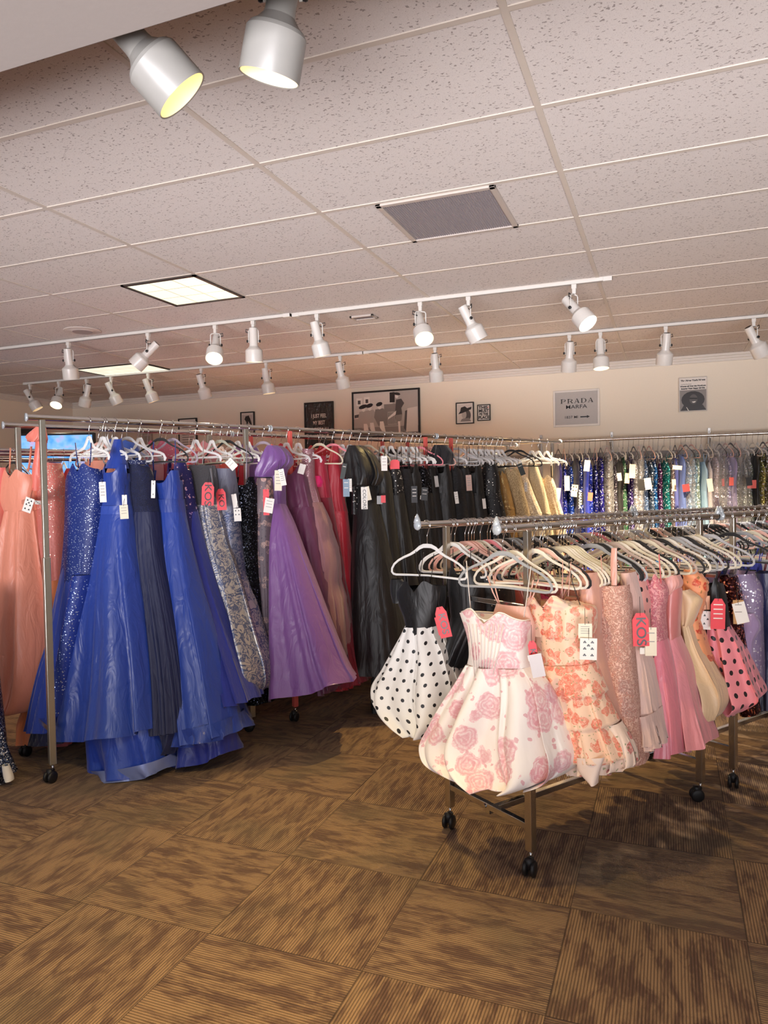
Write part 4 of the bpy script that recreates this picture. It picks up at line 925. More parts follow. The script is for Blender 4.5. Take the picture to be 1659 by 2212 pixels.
for i, (hx, lab, (a, b), kind, tg) in enumerate(blacks):
    d = gown('evening_gown', lab, hx, .45)
    bm = {'lace': lace('0B0B0E', '18171C', 80), 'seq': sequin('131318', 'C8C8D8', 150, .1), 'crys': beaded('141318', 'FFFFFF', 75, .36), 'spark': beaded('111014', 'FFF6E8', 60, .22)}.get(kind, bk)
    y0 = 1003+(i % 3)*5 if kind != 'spark' else 1000
    sp = 1.0+.3*(i % 2)
    d.px('bodice', [(y0, a+6, b-6), (y0+30, a, b), (1070, a-2, b+3)], bm, depth=(.06, .07), neck=['vee', 'sweet', 'flat'][i % 3], nv=.3, pl=4, amp=.006)
    ww = 1.9 if kind == 'spark' else sp
    d.px('skirt', [(1065, a-2, b+3), (1200, a-5, b+18*ww), (1350, a-4, b+34*ww), (1530, a-6, b+48*ww)], bm if kind in ('lace', 'spark') else bk, depth=(.07, .16), pl=8, amp=.025, n=26)
    if kind == 'ruff': d.px('shoulder_ruffle', [(962, 942, 968), (980, 936, 980), (1002, 938, 978)], tulle('15141A', .97), depth=(.05, .08), n_off=.03, pl=9, amp=.02, bubble=True)
    d.strap([(a+8, 965), (a+8, y0+8)], bk, .004); d.strap([(b-7, 965), (b-7, y0+8)], bk, .004)
    if tg == 1: d.tag(820, 1080, 12, 18, '9BA0A4', front=.16); d.tag(828, 1078, 10, 16, RED_T, front=.165); d.tag(830, 1001, 13, 32, WHITE_T, front=.17, stripes=3)
    if tg == 2: d.tag(853, 1003, 20, 20, RED_T, front=.17, notch=True)
    if tg == 3: d.tag(895, 1068, 13, 36, '25252B', front=.17, stripes=3, tcol='white')
    if tg == 4: d.tag(917, 1067, 14, 28, '1A1A1E', rot=-.1, front=.17, tcol='white', stripes=2); d.tag(914, 1075, 13, 8, WHITE_T, rot=-.1, front=.168)
    if tg == 5: d.tag(943, 1040, 8, 24, 'A5A09C', rot=.1, front=.18)
    if tg == 6: d.tag(986, 1075, 8, 26, WHITE_T, rot=.12, front=.18, stripes=3); d.tag(1046, 1088, 7, 22, WHITE_T, rot=.1, front=.18)
    if tg == 7: d.tag(1013, 1043, 12, 34, 'C9A79A', rot=.05, front=.18, stripes=4)
# champagne gowns
gold, champ, ivory = beaded('B48A4C', 'FFE7A0', 110, .4), lace('C9A983', 'EEDCC0', 45), lace('D8C2A0', 'F2E4CC', 30)
for hx, lab, rows, mt_ in [(1068, 'gold beaded gown, a thin glittering strip beside the black glitter gown', [(1020, 1078, 1092), (1100, 1085, 1112), (1250, 1090, 1130)], gold),
                          (1088, 'champagne lace gown with a gold embroidered bodice and black label', [(1012, 1090, 1124), (1050, 1092, 1130), (1110, 1098, 1145), (1250, 1100, 1165)], lace('B39569', 'E8D2A4', 60)),
                          (1112, 'ivory lace gown with a high bodice in the champagne group', [(1028, 1120, 1140), (1060, 1122, 1150), (1110, 1130, 1170), (1250, 1130, 1190)], ivory),
                          (1135, 'sheer ivory gown with a raised pointed shoulder, behind the last champagne gown', [(1000, 1142, 1160), (1040, 1142, 1172), (1110, 1148, 1190), (1250, 1150, 1205)], lace('CDB78F', 'EAD9B4', 70)),
                          (1160, 'cream embroidered corset gown with a black ribbon, last on the tall racks', [(1028, 1160, 1194), (1050, 1150, 1200), (1080, 1152, 1207), (1112, 1156, 1216), (1250, 1150, 1240)], champ)]:
    d = gown('evening_gown', lab, hx, .5)
    d.px('bodice', rows[:-1], mt_, depth=(.07, .09), neck='sweet', nv=.3, pl=5, amp=.012); d.px('skirt', [rows[-2], rows[-1]], mt_, depth=(.09, .15), pl=9, amp=.03, n=14)
    if hx in (1160,): d.strap([(1151, 982), (1152, 1010), (1156, 1046)], M_BLK(), .004, 'ribbon'); d.strap([(1193, 978), (1194, 1030)], satin('E8D2B0'), .005); d.tag(1158, 1070, 12, 16, WHITE_T, front=.17)
    if hx == 1088: d.tag(1126, 1014, 11, 26, '1B2420', rot=.35, front=.17, tcol='white', stripes=1)
    if hx == 1112: d.tag(1136, 1052, 6, 20, WHITE_T, front=.17, pips=[(0, .3), (0, 0), (0, -.3)])

# hangers along the aisle-side rail, each named by what it stands beside
gn = [(192, 'white', 'clear', 'white plastic hanger with a green sticker over the beaded mermaid gown'), (221, 'clear', 'clear', None), (227, 'clear', 'clear', None), (248, 'clear', 'clear', None), (273, 'pale grey', 'velvet', 'pale grey hanger over the navy pleated gown'), (300, 'clear', 'clear', None),
      (345, 'black', 'velvet', 'bold black hanger over the plain royal satin gown, tilted'), (371, 'lavender grey', 'velvet', 'lilac-grey hanger just right of the bold black one'), (421, 'clear', 'clear', None), (457, 'clear', 'clear', None), (475, 'sage', 'velvet', 'sage grey hanger left of the second black hanger'),
      (490, 'black', 'velvet', 'black hanger seen almost edge-on over the black sequinned gown'), (513, 'white', 'clear', None), (534, 'white', 'clear', None), (566, 'lavender grey', 'velvet', 'lilac-grey hanger above the purple ruffle'), (618, 'clear', 'clear', None), (643, 'clear', 'clear', None),
      (688, 'ivory', 'velvet', 'ivory hanger over the mauve beaded strap'), (717, 'rose pink', 'velvet', 'bright pink hanger over the red chiffon gown'), (737, 'clear', 'clear', None), (755, 'clear', 'clear', None), (775, 'clear', 'clear', None), (793, 'ivory', 'velvet', 'ivory hanger above the puffed black sleeve'), (827, 'clear', 'clear', None),
      (844, 'white', 'clear', 'white plastic hanger with a red mark, over the crystal halter gown'), (866, 'clear', 'clear', None), (877, 'white', 'clear', 'white plastic hanger with green dots among the black gowns'), (887, 'white', 'clear', None), (896, 'white', 'clear', None), (905, 'rose pink', 'velvet', 'pink hanger edge-on beside the second coral post'), (933, 'blush', 'velvet', 'blush hanger over the bunched black shoulder'), (960, 'clear', 'clear', None),
      (985, 'pale grey', 'velvet', 'grey-green hanger over the black corset gown'), (1000, 'clear', 'clear', None), (1013, 'clear', 'clear', None), (1022, 'clear', 'clear', None), (1034, 'clear', 'clear', None), (1042, 'clear', 'clear', None), (1050, 'clear', 'clear', None), (1060, 'clear', 'clear', None), (1072, 'clear', 'clear', None), (1082, 'clear', 'clear', None),
      (1103, 'black', 'velvet', 'first of the two black hangers over the champagne gowns'), (1120, 'black', 'velvet', 'second of the two black hangers over the champagne gowns'), (1148, 'clear', 'clear', None), (1162, 'clear', 'clear', None), (1180, 'clear', 'clear', None)]
for x, c_, k_, lab in gn:
    q = GQ(x)
    hanger(q, GZ, rotw(GW, random.uniform(.25, .5)), lab or (('clear' if c_ == 'clear' else 'white')+' plastic hanger on the aisle-side rail of the tall gown racks'), c_, k_, None if lab else 'plastic hangers on the aisle-side rail')

# ================================================================== FAR RAIL OF THE TALL RACKS
def FQ(x): return RP(GF, GD, x, GZ)
def fgown(label, hx, yaw=.42): return Dress('evening_gown', label, FQ(hx), rotw(GW, yaw), GZ, 'gown')
pe = satin('F39A7E', .4)
d = fgown('peach satin gown with a sweetheart bodice and playing card tag, at the left edge', 46)
d.px('bodice', [(1018, 20, 72), (1040, 1, 76), (1070, 6, 74), (1106, 24, 79)], pe, depth=(.08, .09), neck='sweet', nv=.3, pl=4, amp=.006)
d.px('skirt', [(1103, 23, 79), (1180, 12, 88), (1260, 2, 100), (1340, -8, 108), (1430, -14, 112), (1500, -18, 104), (1526, -10, 94)], pe, depth=(.09, .24), pl=6, amp=.045, seg=100, n=44, bubble=True)
d.strap([(32, 968), (31, 1000), (30, 1022)], pe, .004); d.strap([(77, 965), (74, 995), (70, 1018)], pe, .005)
d.tag(61, 1091, 20, 32, WHITE_T, rot=-.35, pips=SPADES, front=.2)
d = fgown('coral one-shoulder gown with a big satin bow and rose gold sequins', 79)
d.px('bodice', [(1000, 84, 122), (1040, 86, 130), (1100, 88, 132)], beaded('D8796C', 'FFE4D0', 100, .34), depth=(.07, .08), pl=4, amp=.008)
d.px('skirt', [(1095, 88, 132), (1170, 86, 136), (1252, 90, 137)], beaded('CF7468', 'FFD9C0', 70, .2), depth=(.08, .1), pl=5, amp=.012)
d.px('lower_skirt', [(1240, 92, 130), (1330, 98, 128), (1480, 90, 135), (1560, 60, 120), (1596, 66, 116)], satin('F48E5C', .4), depth=(.09, .14), pl=6, amp=.03)
d.px('shoulder_drape', [(955, 96, 112), (975, 97, 110), (1020, 92, 108), (1060, 96, 108)], satin('EE7A6A', .4), depth=(.03, .05), n_off=.05, n=14)
d.px('bow', [(924, 101, 112), (934, 90, 113), (946, 82, 112), (956, 94, 106)], satin('F08472', .4), depth=(.03, .06), n_off=.06, pl=5, amp=.012, n=16)
d = fgown('coral pink gown seen between the rack post and the beaded mermaid gown', 157)
d.px('bodice', [(1012, 128, 158), (1040, 127, 160), (1080, 130, 160)], satin('E4505C', .45), depth=(.06, .07), neck='vee')
d.px('skirt', [(1075, 130, 160), (1200, 126, 165), (1350, 118, 170), (1600, 128, 175)], satin('C85A5E', .5), depth=(.07, .15), pl=6, amp=.03)
d = fgown('salmon gown with gathered tulle at the very left edge, behind the peach satin gown', 20)
d.px('bodice', [(1010, -30, 12), (1080, -35, 8)], satin('F07870', .45), depth=(.06, .07), neck='vee')
d.px('skirt', [(1075, -35, 8), (1250, -60, 12), (1520, -90, 14)], tulle('F08A78', .97), depth=(.07, .2), pl=12, amp=.03)
cols = [('peach', 'EFA288'), ('sky blue', '3C63C0'), ('blush pink', 'E8A0A8'), ('rose', 'D86A80'), ('pale lilac', 'B49ACB'), ('lavender', '8E6CB4'), ('coral', 'F0746A'), ('hot red', 'C81E34'), ('raspberry', 'A81848'), ('scarlet', 'D62A34'), ('burgundy', '6E1830'), ('dark rose', '9A3848'), ('charcoal', '26242A'), ('black', '131216'), ('soft black', '1A191E')]
fx = [(212, 0), (232, 0), (262, 1), (296, 1), (318, 2), (348, 3), (378, 2), (408, 3), (440, 2), (468, 6), (497, 7), (528, 5), (552, 4), (584, 5), (606, 7), (634, 8), (664, 7), (690, 9), (714, 10), (742, 12), (766, 3), (792, 13), (815, 6), (840, 14), (870, 13), (905, 12), (940, 14), (975, 13), (1010, 12), (1040, 14), (1070, 13)]
prev = 'coral pink gown'
for i, (x, ci) in enumerate(fx):
    nm, hx_ = cols[ci]; q = FQ(x); w = rotw(GW, random.uniform(.15, .45))
    nb = ['the beaded mermaid gown', 'the plain satin gown', 'the navy pleated gown', 'the silver brocade gown', 'the purple gown', 'the red chiffon gown', 'the puffed black sleeve', 'the black gown row', 'the champagne gowns'][min(8, i*9//len(fx))]
    d = Dress('evening_gown', '%s gown behind %s, back rail, %s' % (nm, nb, ['straight topped', 'low necked', 'high topped'][i % 3] + (', left side' if i % 2 else ', right side')), q, w, GZ, 'gown')
    mt_ = [satin(hx_, .45), beaded(hx_, 'FFE8E0', 90, .3), satin(hx_, .45), tulle(hx_, .97)][i % 4]
    zt = 1.84+.07*(i % 3); 
    d.lo('bodice', [(-.11, .11, zt), (-.15, .15, zt-.09), (-.13, .13, zt-.3)], mt_, depth=(.05, .06), neck=['flat', 'vee', 'sweet'][i % 3], nv=.3, seg=40, n=12)
    d.lo('skirt', [(-.13, .13, zt-.29), (-.2, .2, 1.1), (-.3, .3, .5), (-.34, .34, .25+.05*(i % 4))], mt_, depth=(.06, .12), pl=7, amp=.02, seg=44, n=14)
    for s in (-1, 1): d.lstrap(s*.12, GZ-.19, s*.10, zt-.02, mt_, .004)
    k_ = [('clear', 'clear'), ('clear', 'clear'), ('velvet', 'pale grey'), ('clear', 'white')][i % 4] if i % 7 else ('velvet', 'blush')
    hanger(q, GZ, w, '%s hanger on the back rail of the tall racks' % k_[1] if k_[1] != 'clear' else 'clear plastic hanger on the back rail of the tall racks', k_[1], k_[0], '%s hangers on the back rail' % k_[1])
    if i % 2:
        q2 = FQ(x+9); hanger(q2, GZ, rotw(GW, random.uniform(.1, .5)), 'clear plastic hanger on the back rail of the tall racks', 'clear', 'clear', 'clear hangers on the back rail')
# ================================================================== SHORT DRESSES, FRONT RACKS
def NQ(x): return RP(SP_, SD, x, SZ)
def RQ(x): return RP(SF, SD, x, SZ)
def short(label, hx, yaw=.35, far=False, name='short_dress'):
    q = RQ(hx) if far else NQ(hx); return Dress(name, label, q, rotw(SW, yaw), SZ, 'dress')
wf = floral('F6EEEA', 'EDC0C6', 'DA94A0', 9.5, .74, leaf='DFA0AA')
# --- far rail, first rack
d = short('black corset dress with a white bubble skirt in black polka dots and a red tag', 922, .4, True)
vb = satin('0D0D10', .48, .08)
d.px('bodice', [(1256, 872, 957), (1275, 862, 958), (1300, 866, 957), (1330, 878, 950), (1352, 884, 943)], vb, depth=(.085, .075), neck='sweet', nv=.3, vpoint=.035, pl=5, amp=.003)
d.px('bust_cup', [(1250, 850, 872), (1265, 849, 884), (1285, 852, 886), (1300, 858, 878)], vb, depth=(.02, .04), n_off=.02, n=12)
d.px('bubble_skirt', [(1350, 881, 942), (1372, 872, 950), (1400, 858, 965), (1440, 838, 978), (1480, 816, 1480, 990), (1520, 824, 1525, 990), (1553, 862, 1553, 980), (1572, 905, 1578, 955)], dots('F2F0EC', '101014', .056, .0085), depth=(.08, .15), pl=6, amp=.035, seg=110, n=44, bubble=True)
d.strap([(905, 1190), (908, 1225), (916, 1254)], M_BLK(), .0025); d.strap([(944, 1195), (942, 1225), (936, 1258)], M_BLK(), .0025); d.strap([(922, 1192), (917, 1225), (912, 1256)], M_BLK(), .0025)
d.tag(957, 1344, 25, 68, RED_T, rot=.22, body='KOS', size=.44, notch=True, front=.16); d.tag(950, 1352, 14, 40, RED_T, rot=.25, front=.15, string=False)
dk = [(960, 'black satin corset dress just behind the polka dot one on the low rack', [(1225, 975, 1035), (1260, 972, 1045), (1330, 978, 1050), (1440, 965, 1000, ), ], vb),
      (990, 'black mini dress with glitter, third on the far rail of the low rack', [(1235, 1030, 1075), (1280, 1035, 1090), (1340, 1040, 1085), (1430, 1020, 1100)], beaded('15141A', 'FFF4D8', 60, .2)),
      (1012, 'black dress with feather trimmed hem, hidden behind the rose print bubble dress', [(1240, 1050, 1105), (1300, 1052, 1110), (1380, 1055, 1112), (1500, 1070, 1130), (1680, 1098, 1160)], satin('131217', .5))]
for hx, lab, rows, mt_ in dk:
    d = short(lab, hx, .4, True); d.px('bodice', rows[:3], mt_, depth=(.07, .07), neck='sweet', nv=.4); d.px('skirt', rows[2:], mt_, depth=(.07, .12), pl=8, amp=.015, n=16)
    x0, x1 = rows[0][1]+10, rows[0][2]-12
    for x in (x0, x1): d.strap([(x, 1185), (x, 1210), (x+2, rows[0][0]+8)], M_BLK(), .003)
# --- near rail, first rack: the ones seen whole
d = short('white bubble-hem corset dress printed with pink roses, foremost on the low rack', 1085, .30)
d.px('bodice', [(1312, 999, 1330, 1141), (1345, 1008, 1352, 1141), (1380, 1017, 1382, 1141), (1412, 1019, 1415, 1142), (1432, 1015, 1440, 1144)], wf, depth=(.085, .08), neck='sweet', nv=.35, vpoint=.06, seg=100, n=30)
d.px('lining', [(1309, 1001, 1327, 1139), (1325, 1004, 1340, 1140)], plain('ivory_lining', 'F3EBDD', .6), depth=(.079, .079), n=6, neck='sweet', nv=1.0)
bo = MB()
for i in range(9):
    a = (i-4)*9; pts = []
    for x, y in ((1072+a*1.05, 1342), (1070+a*.8, 1400), (1067+a*.5, 1458)):
        u, z = uz(x, y, d.q, d.w); pts.append(d.q+d.w*u+d.n*(.087 if abs(i-4) < 3 else .082)+Vector((0, 0, z))-d.off)
    bo.tube(pts, .0022, 6)
bo.build('boning', plain('ivory_piping', 'F1E4DC', .45), d.r, smooth=True)
d.px('bubble_skirt', [(1430, 1016, 1440, 1144), (1470, 995, 1466, 1165), (1515, 968, 1505, 1185), (1560, 945, 1550, 1200), (1600, 928, 1595, 1215), (1632, 938, 1630, 1227), (1650, 965, 1655, 1226), (1664, 1010, 1678, 1205), (1670, 1050, 1688, 1170)], wf, depth=(.09, .19), pl=8, amp=.045, seg=150, n=60, bubble=True)
d.strap([(1016, 1210), (1020, 1260), (1025, 1313)], plain('ivory_strap', 'F2E9DE', .5), .0035); d.strap([(1155, 1222), (1148, 1275), (1140, 1330)], plain('ivory_strap', 'F2E9DE', .5), .0035)
d.tag(1151, 1405, 18, 42, RED_T, rot=.12, body='K', size=.5, notch=True, front=.08); bg = d.tag(1160, 1438, 28, 50, 'D9D2D6', rot=.2, front=.09, string=False); d.tag(1154, 1420, 27, 13, WHITE_T, rot=.2, front=.095, string=False)
pt = floral('F7D2B6', 'EF8C70', 'DC5E50', 27, .8, leaf='A3A070')
d = short('peach corset mini dress in small red flowers with a ruched bust and tulle tiers', 1152, .33)
d.px('bodice', [(1286, 1142, 1286, 1240), (1315, 1141, 1312, 1279), (1345, 1146, 1345, 1282), (1372, 1153, 1375, 1280), (1420, 1168, 1282), (1455, 1180, 1286)], pt, depth=(.09, .08), neck='sweet', nv=.2, pl=7, amp=.006, seg=100)
d.px('ruched_bust', [(1290, 1142, 1290, 1246), (1312, 1141, 1310, 1281), (1340, 1143, 1340, 1285), (1368, 1150, 1372, 1281)], pt, depth=(.095, .09), neck='sweet', nv=.3, seg=120, n=30, pl=11, amp=.009)
d.px('tiered_skirt', [(1430, 1172, 1284), (1480, 1186, 1300), (1530, 1200, 1318), (1580, 1208, 1338), (1625, 1215, 1632, 1358)], pt, depth=(.09, .15), pl=8, amp=.022, seg=130, n=44, tiers=3)
d.px('underskirt', [(1560, 1222, 1340), (1610, 1224, 1365), (1640, 1226, 1648, 1372), (1664, 1236, 1652, 1366)], floral('F3D9C6', 'D96A60', 'B8505A', 16, .5, leaf='7E8B58'), depth=(.08, .11), pl=13, amp=.03, seg=130)
d.px('lining_flap', [(1612, 1276, 1334), (1640, 1280, 1324), (1668, 1308, 1318)], plain('blush_lining', 'F5DED0', .5), depth=(.02, .03), n_off=.14, n=12)
for xs_ in (((1222, 1210), (1222, 1250), (1221, 1290)), ((1240, 1212), (1237, 1250), (1234, 1286))): d.strap(xs_, satin('F3B9A8'), .003)
d.strap([(1231, 1195), (1244, 1260), (1262, 1312)], M_BLK(), .003, 'ribbon'); d.strap([(1262, 1310), (1263, 1330), (1264, 1348)], M_BLK(), .005, 'ribbon')
d.tag(1264, 1363, 29, 32, CREAM_T, stripes=4, front=.15); d.tag(1271, 1402, 36, 47, WHITE_T, rot=-.03, pips=SPADES, front=.155)
tp = satin('D9A08A', .4)
d = short('slim peach-tan satin dress between the flowered peach one and the beaded sheath', 1192, .33)
d.px('bodice', [(1235, 1255, 1292), (1290, 1258, 1300), (1370, 1266, 1300)], tp, depth=(.06, .07), pl=6, amp=.008); d.px('skirt', [(1366, 1266, 1300), (1450, 1290, 1320), (1590, 1330, 1362)], tp, depth=(.07, .09), pl=6, amp=.012)
d = short('dusty pink beaded sheath dress with scrolling embroidery, third whole dress on the low rack', 1218, .33)
bs = lace('C98F7E', 'E3B6A4', 55)
d.px('bodice', [(1262, 1298, 1360), (1285, 1297, 1362), (1330, 1295, 1365), (1385, 1296, 1367)], bs, depth=(.07, .075), neck='flat', nv=.3, n=20)
d.px('skirt', [(1380, 1296, 1367), (1440, 1306, 1372), (1520, 1326, 1382), (1590, 1340, 1390), (1638, 1345, 1642, 1399)], bs, depth=(.075, .10), pl=4, amp=.01)
d.px('shoulder_strap', [(1182, 1330, 1342), (1215, 1328, 1342), (1262, 1330, 1342)], satin('DFA594'), depth=(.004, .006), n_off=.05, n=8); d.strap([(1304, 1200), (1306, 1232), (1309, 1264)], satin('DFA594'), .004)
d = short('pale pink tulle dress with a scalloped lace hem, right of the beaded sheath', 1262, .33)
d.px('bodice', [(1235, 1344, 1370), (1300, 1350, 1385), (1385, 1370, 1392)], tulle('F0C6B8', .97), depth=(.06, .07)); d.px('skirt', [(1380, 1370, 1392), (1450, 1380, 1408), (1540, 1390, 1425), (1606, 1397, 1600, 1441)], tulle('F3CDBE', .97), depth=(.07, .14), pl=12, amp=.02)
d.px('lace_hem', [(1530, 1388, 1424), (1575, 1394, 1434), (1592, 1396, 1438)], tulle('F3CDBE', .9), depth=(.145, .15), pl=12, amp=.02, n=10)
pd = dots('EFA79C', '1A1416', .06, .010)
d = short('slim pink dress in small black dots, mostly hidden beside the big red KOS tag', 1290, .33)
d.px('bodice', [(1240, 1363, 1388), (1300, 1370, 1402), (1350, 1372, 1402)], pd, depth=(.06, .07)); d.px('skirt', [(1345, 1372, 1402), (1440, 1395, 1415), (1560, 1408, 1430), (1610, 1410, 1432)], pd, depth=(.07, .10), pl=5, amp=.012)
d.tag(1384, 1360, 34, 72, RED_T, rot=.03, body='KOS', size=.44, notch=True, front=.2); d.tag(1406, 1386, 24, 62, CREAM_T, front=.18, stripes=2); d.tag(1389, 1406, 13, 14, WHITE_T, front=.185)
ro, pk = satin('D77F88', .35), satin('F29AA0', .36)
d = short('dusty rose satin dress with feathery floral embroidery on the bodice', 1322, .33)
d.px('bodice', [(1242, 1394, 1432), (1275, 1398, 1442), (1320, 1402, 1436), (1385, 1408, 1440)], lace('D47682', 'EBA4A4', 40), depth=(.06, .07), neck='sweet', nv=.3); d.px('skirt', [(1380, 1408, 1440), (1450, 1414, 1458), (1540, 1432, 1474), (1616, 1428, 1612, 1483)], satin('F08A98', .33), depth=(.07, .17), pl=6, amp=.03)
d.strap([(1428, 1196), (1430, 1225), (1433, 1262)], satin('EF6E70'), .005)
d = short('pink satin A-line dress with a draped shoulder, right of the embroidered rose one', 1362, .33)
d.px('bodice', [(1252, 1442, 1470), (1290, 1436, 1472), (1340, 1436, 1468), (1378, 1440, 1468)], satin('DE8680', .35), depth=(.06, .07), neck='flat', nv=.2, pl=4, amp=.006); d.px('skirt', [(1374, 1440, 1468), (1440, 1452, 1492), (1520, 1466, 1514), (1602, 1480, 1598, 1540)], pk, depth=(.07, .17), pl=6, amp=.03)
d.px('shoulder_drape', [(1240, 1436, 1470), (1260, 1434, 1475), (1280, 1440, 1460)], satin('E8A69C', .4), depth=(.05, .06), n_off=.02, pl=5, amp=.012, n=12)
cr_ = satin('F2CFA4', .45)
d = short('cream bubble dress with a folded strapless bust, between the pink satin and the orange floral', 1402, .33)
d.px('bodice', [(1272, 1468, 1490), (1290, 1466, 1514), (1320, 1470, 1508), (1352, 1476, 1494)], cr_, depth=(.07, .06), neck='flat', nv=.3, pl=3, amp=.006); d.px('bubble_skirt', [(1348, 1476, 1494), (1400, 1488, 1512), (1450, 1500, 1540), (1490, 1512, 1560), (1520, 1518, 1564), (1545, 1526, 1552)], cr_, depth=(.06, .12), pl=5, amp=.025, bubble=True, n=34)
of_ = floral('F2A070', 'D8482C', 'B83A2A', 15, .55, leaf='8A6A3A')
d = short('orange flower-print dress with tight horizontal ruching', 1425, .33)
d.px('bodice', [(1228, 1480, 1505), (1255, 1478, 1527), (1290, 1484, 1524), (1340, 1494, 1514)], of_, depth=(.06, .06), neck='flat', tiers=7, n=34); d.px('skirt', [(1336, 1494, 1514), (1400, 1503, 1530), (1450, 1518, 1550), (1495, 1538, 1561)], of_, depth=(.06, .09), tiers=7, n=34)
d = short('pink bubble-hem dress with large black polka dots under a black velvet bodice', 1470, .33)
d.px('bodice', [(1250, 1527, 1560), (1290, 1524, 1568), (1330, 1526, 1574), (1356, 1532, 1577)], vb, depth=(.07, .07), neck='sweet', nv=.3); d.px('bubble_skirt', [(1352, 1531, 1577), (1390, 1533, 1600), (1430, 1536, 1618), (1470, 1540, 1634), (1500, 1548, 1648), (1520, 1562, 1510, 1642), (1532, 1580, 1524, 1612)], dots('F4949E', '141014', .06, .0110), depth=(.08, .17), pl=5, amp=.03, seg=110, n=44, bubble=True)
for x in (1551, 1553): d.strap([(x, 1190), (x, 1240), (x-1, 1290)], M_BLK(), .003)
d.tag(1551, 1326, 30, 66, RED_T, rot=-.02, front=.16, notch=True, stripes=4, tcol='white'); d.tag(1525, 1340, 22, 40, WHITE_T, rot=-.05, pips=[(-.15, .25), (.15, .05), (-.15, -.2)], front=.155); d.tag(1526, 1302, 14, 30, 'E8B28E', front=.14)
d = short('dark red sequinned mini dress behind the pink polka dot bubble skirt', 1498, .33)
d.px('bodice', [(1244, 1556, 1592), (1290, 1556, 1604), (1350, 1562, 1606)], sequin('3A1416', 'F08A60', 150, .4), depth=(.06, .07)); d.px('skirt', [(1346, 1562, 1606), (1430, 1588, 1622), (1538, 1600, 1642)], sequin('3A1416', 'F08A60', 150, .4), depth=(.07, .1), n=16)
d.tag(1595, 1322, 22, 52, 'B98A50', front=.16, rot=.02, stripes=2); d.tag(1600, 1324, 26, 46, WHITE_T, rot=.25, front=.155)
d = short('lavender dress covered in tiny pearls with an organza sleeve', 1522, .33)
d.px('bodice', [(1238, 1572, 1630), (1270, 1580, 1646), (1330, 1592, 1648)], beaded('8A7A9C', 'F4ECFF', 95, .42), depth=(.07, .07), neck='flat', nv=.2); d.px('skirt', [(1326, 1592, 1648), (1400, 1608, 1650), (1480, 1618, 1652)], beaded('8A7A9C', 'F4ECFF', 95, .42), depth=(.07, .1), pl=4, amp=.01, n=16)
d.px('organza_sleeve', [(1320, 1608, 1634), (1345, 1604, 1648), (1380, 1608, 1636), (1430, 1620, 1640), (1472, 1626, 1650)], tulle('B79CC4', .8), depth=(.03, .06), n_off=.06, pl=4, amp=.01, n=18)
d = short('navy blue short satin dress at the right edge of the photo', 1562, .33)
d.px('bodice', [(1236, 1632, 1680), (1290, 1636, 1690), (1330, 1640, 1690)], satin('1F2350', .4), depth=(.07, .07)); d.px('skirt', [(1326, 1640, 1690), (1420, 1636, 1700), (1522, 1634, 1720)], satin('1C2048', .4), depth=(.07, .14), pl=7, amp=.02)
# --- packed fillers on the low racks
sc_ = {'blush': 'E9B3A2', 'dusty pink': 'D89A94', 'rose': 'D67F84', 'tan': 'CFA085', 'cream': 'EBD6B8', 'black': '15141A', 'coral': 'EA7A68', 'champagne': 'DCC09A', 'wine': '6A1C30', 'navy': '1E2450', 'royal blue': '27349A', 'lilac': 'A693C4', 'silver': '9C98A4', 'hot pink': 'D8407A'}
def filler(q, w, z, col, label, kind, wid=.13, ln=.62, strapm=True):
    d = Dress('short_dress', label, q, w, z, 'dress'); c_ = sc_[col]
    mt_ = [satin(c_, .42), beaded(c_, 'FFF0E4', 100, .3), lace(c_, c_, 60), tulle(c_, .97)][kind % 4]
    zt = z-.31-.03*(kind % 3)
    d.lo('bodice', [(-wid*.75, wid*.75, zt), (-wid, wid, zt-.07), (-wid*.85, wid*.85, zt-.22)], mt_, depth=(.03, .035), neck=['flat', 'vee', 'sweet'][kind % 3], nv=.4, seg=32, n=10)
    d.lo('skirt', [(-wid*.85, wid*.85, zt-.215), (-wid*1.05, wid*1.05, zt-.35), (-wid*1.2, wid*1.25, zt-ln)], mt_, depth=(.035, .05), pl=6, amp=.01, seg=40, n=10)
    for s in (-1, 1): d.lstrap(s*.11, z-.2, s*wid*.6, zt-.02, mt_, .003)
    return d
near_f = [(1106, 'blush', 0), (1170, 'dusty pink', 1), (1180, 'tan', 0), (1204, 'blush', 2), (1236, 'dusty pink', 0), (1248, 'cream', 3), (1276, 'blush', 1), (1304, 'rose', 0), (1342, 'coral', 1), (1382, 'champagne', 2), (1415, 'tan', 1), (1447, 'blush', 3), (1484, 'black', 0), (1510, 'wine', 1), (1536, 'lilac', 0), (1548, 'silver', 1), (1580, 'navy', 0), (1596, 'royal blue', 1), (1612, 'wine', 2), (1630, 'lilac', 0), (1645, 'black', 3)]
hero_n = {1106: 'the rose print bubble dress', 1170: 'the flowered peach corset dress', 1204: 'the peach-tan satin dress', 1236: 'the beaded sheath', 1276: 'the scalloped tulle dress', 1304: 'the small dotted pink dress', 1342: 'the embroidered rose dress', 1382: 'the pink satin A-line dress', 1415: 'the cream bubble dress', 1447: 'the orange flower-print dress', 1484: 'the pink polka dot dress', 1510: 'the dark red sequinned dress', 1536: 'the pearl covered dress', 1580: 'the short navy satin dress'}
near_name = 'the rose print bubble dress'
for i, (x, c_, k) in enumerate(near_f):
    near_name = hero_n.get(x, near_name)
    filler(NQ(x), rotw(SW, random.uniform(.15, .3)), SZ, c_, '%s short dress in slivers behind %s' % (c_, near_name), k, .10+.02*(i % 2), .52+.05*(i % 3))
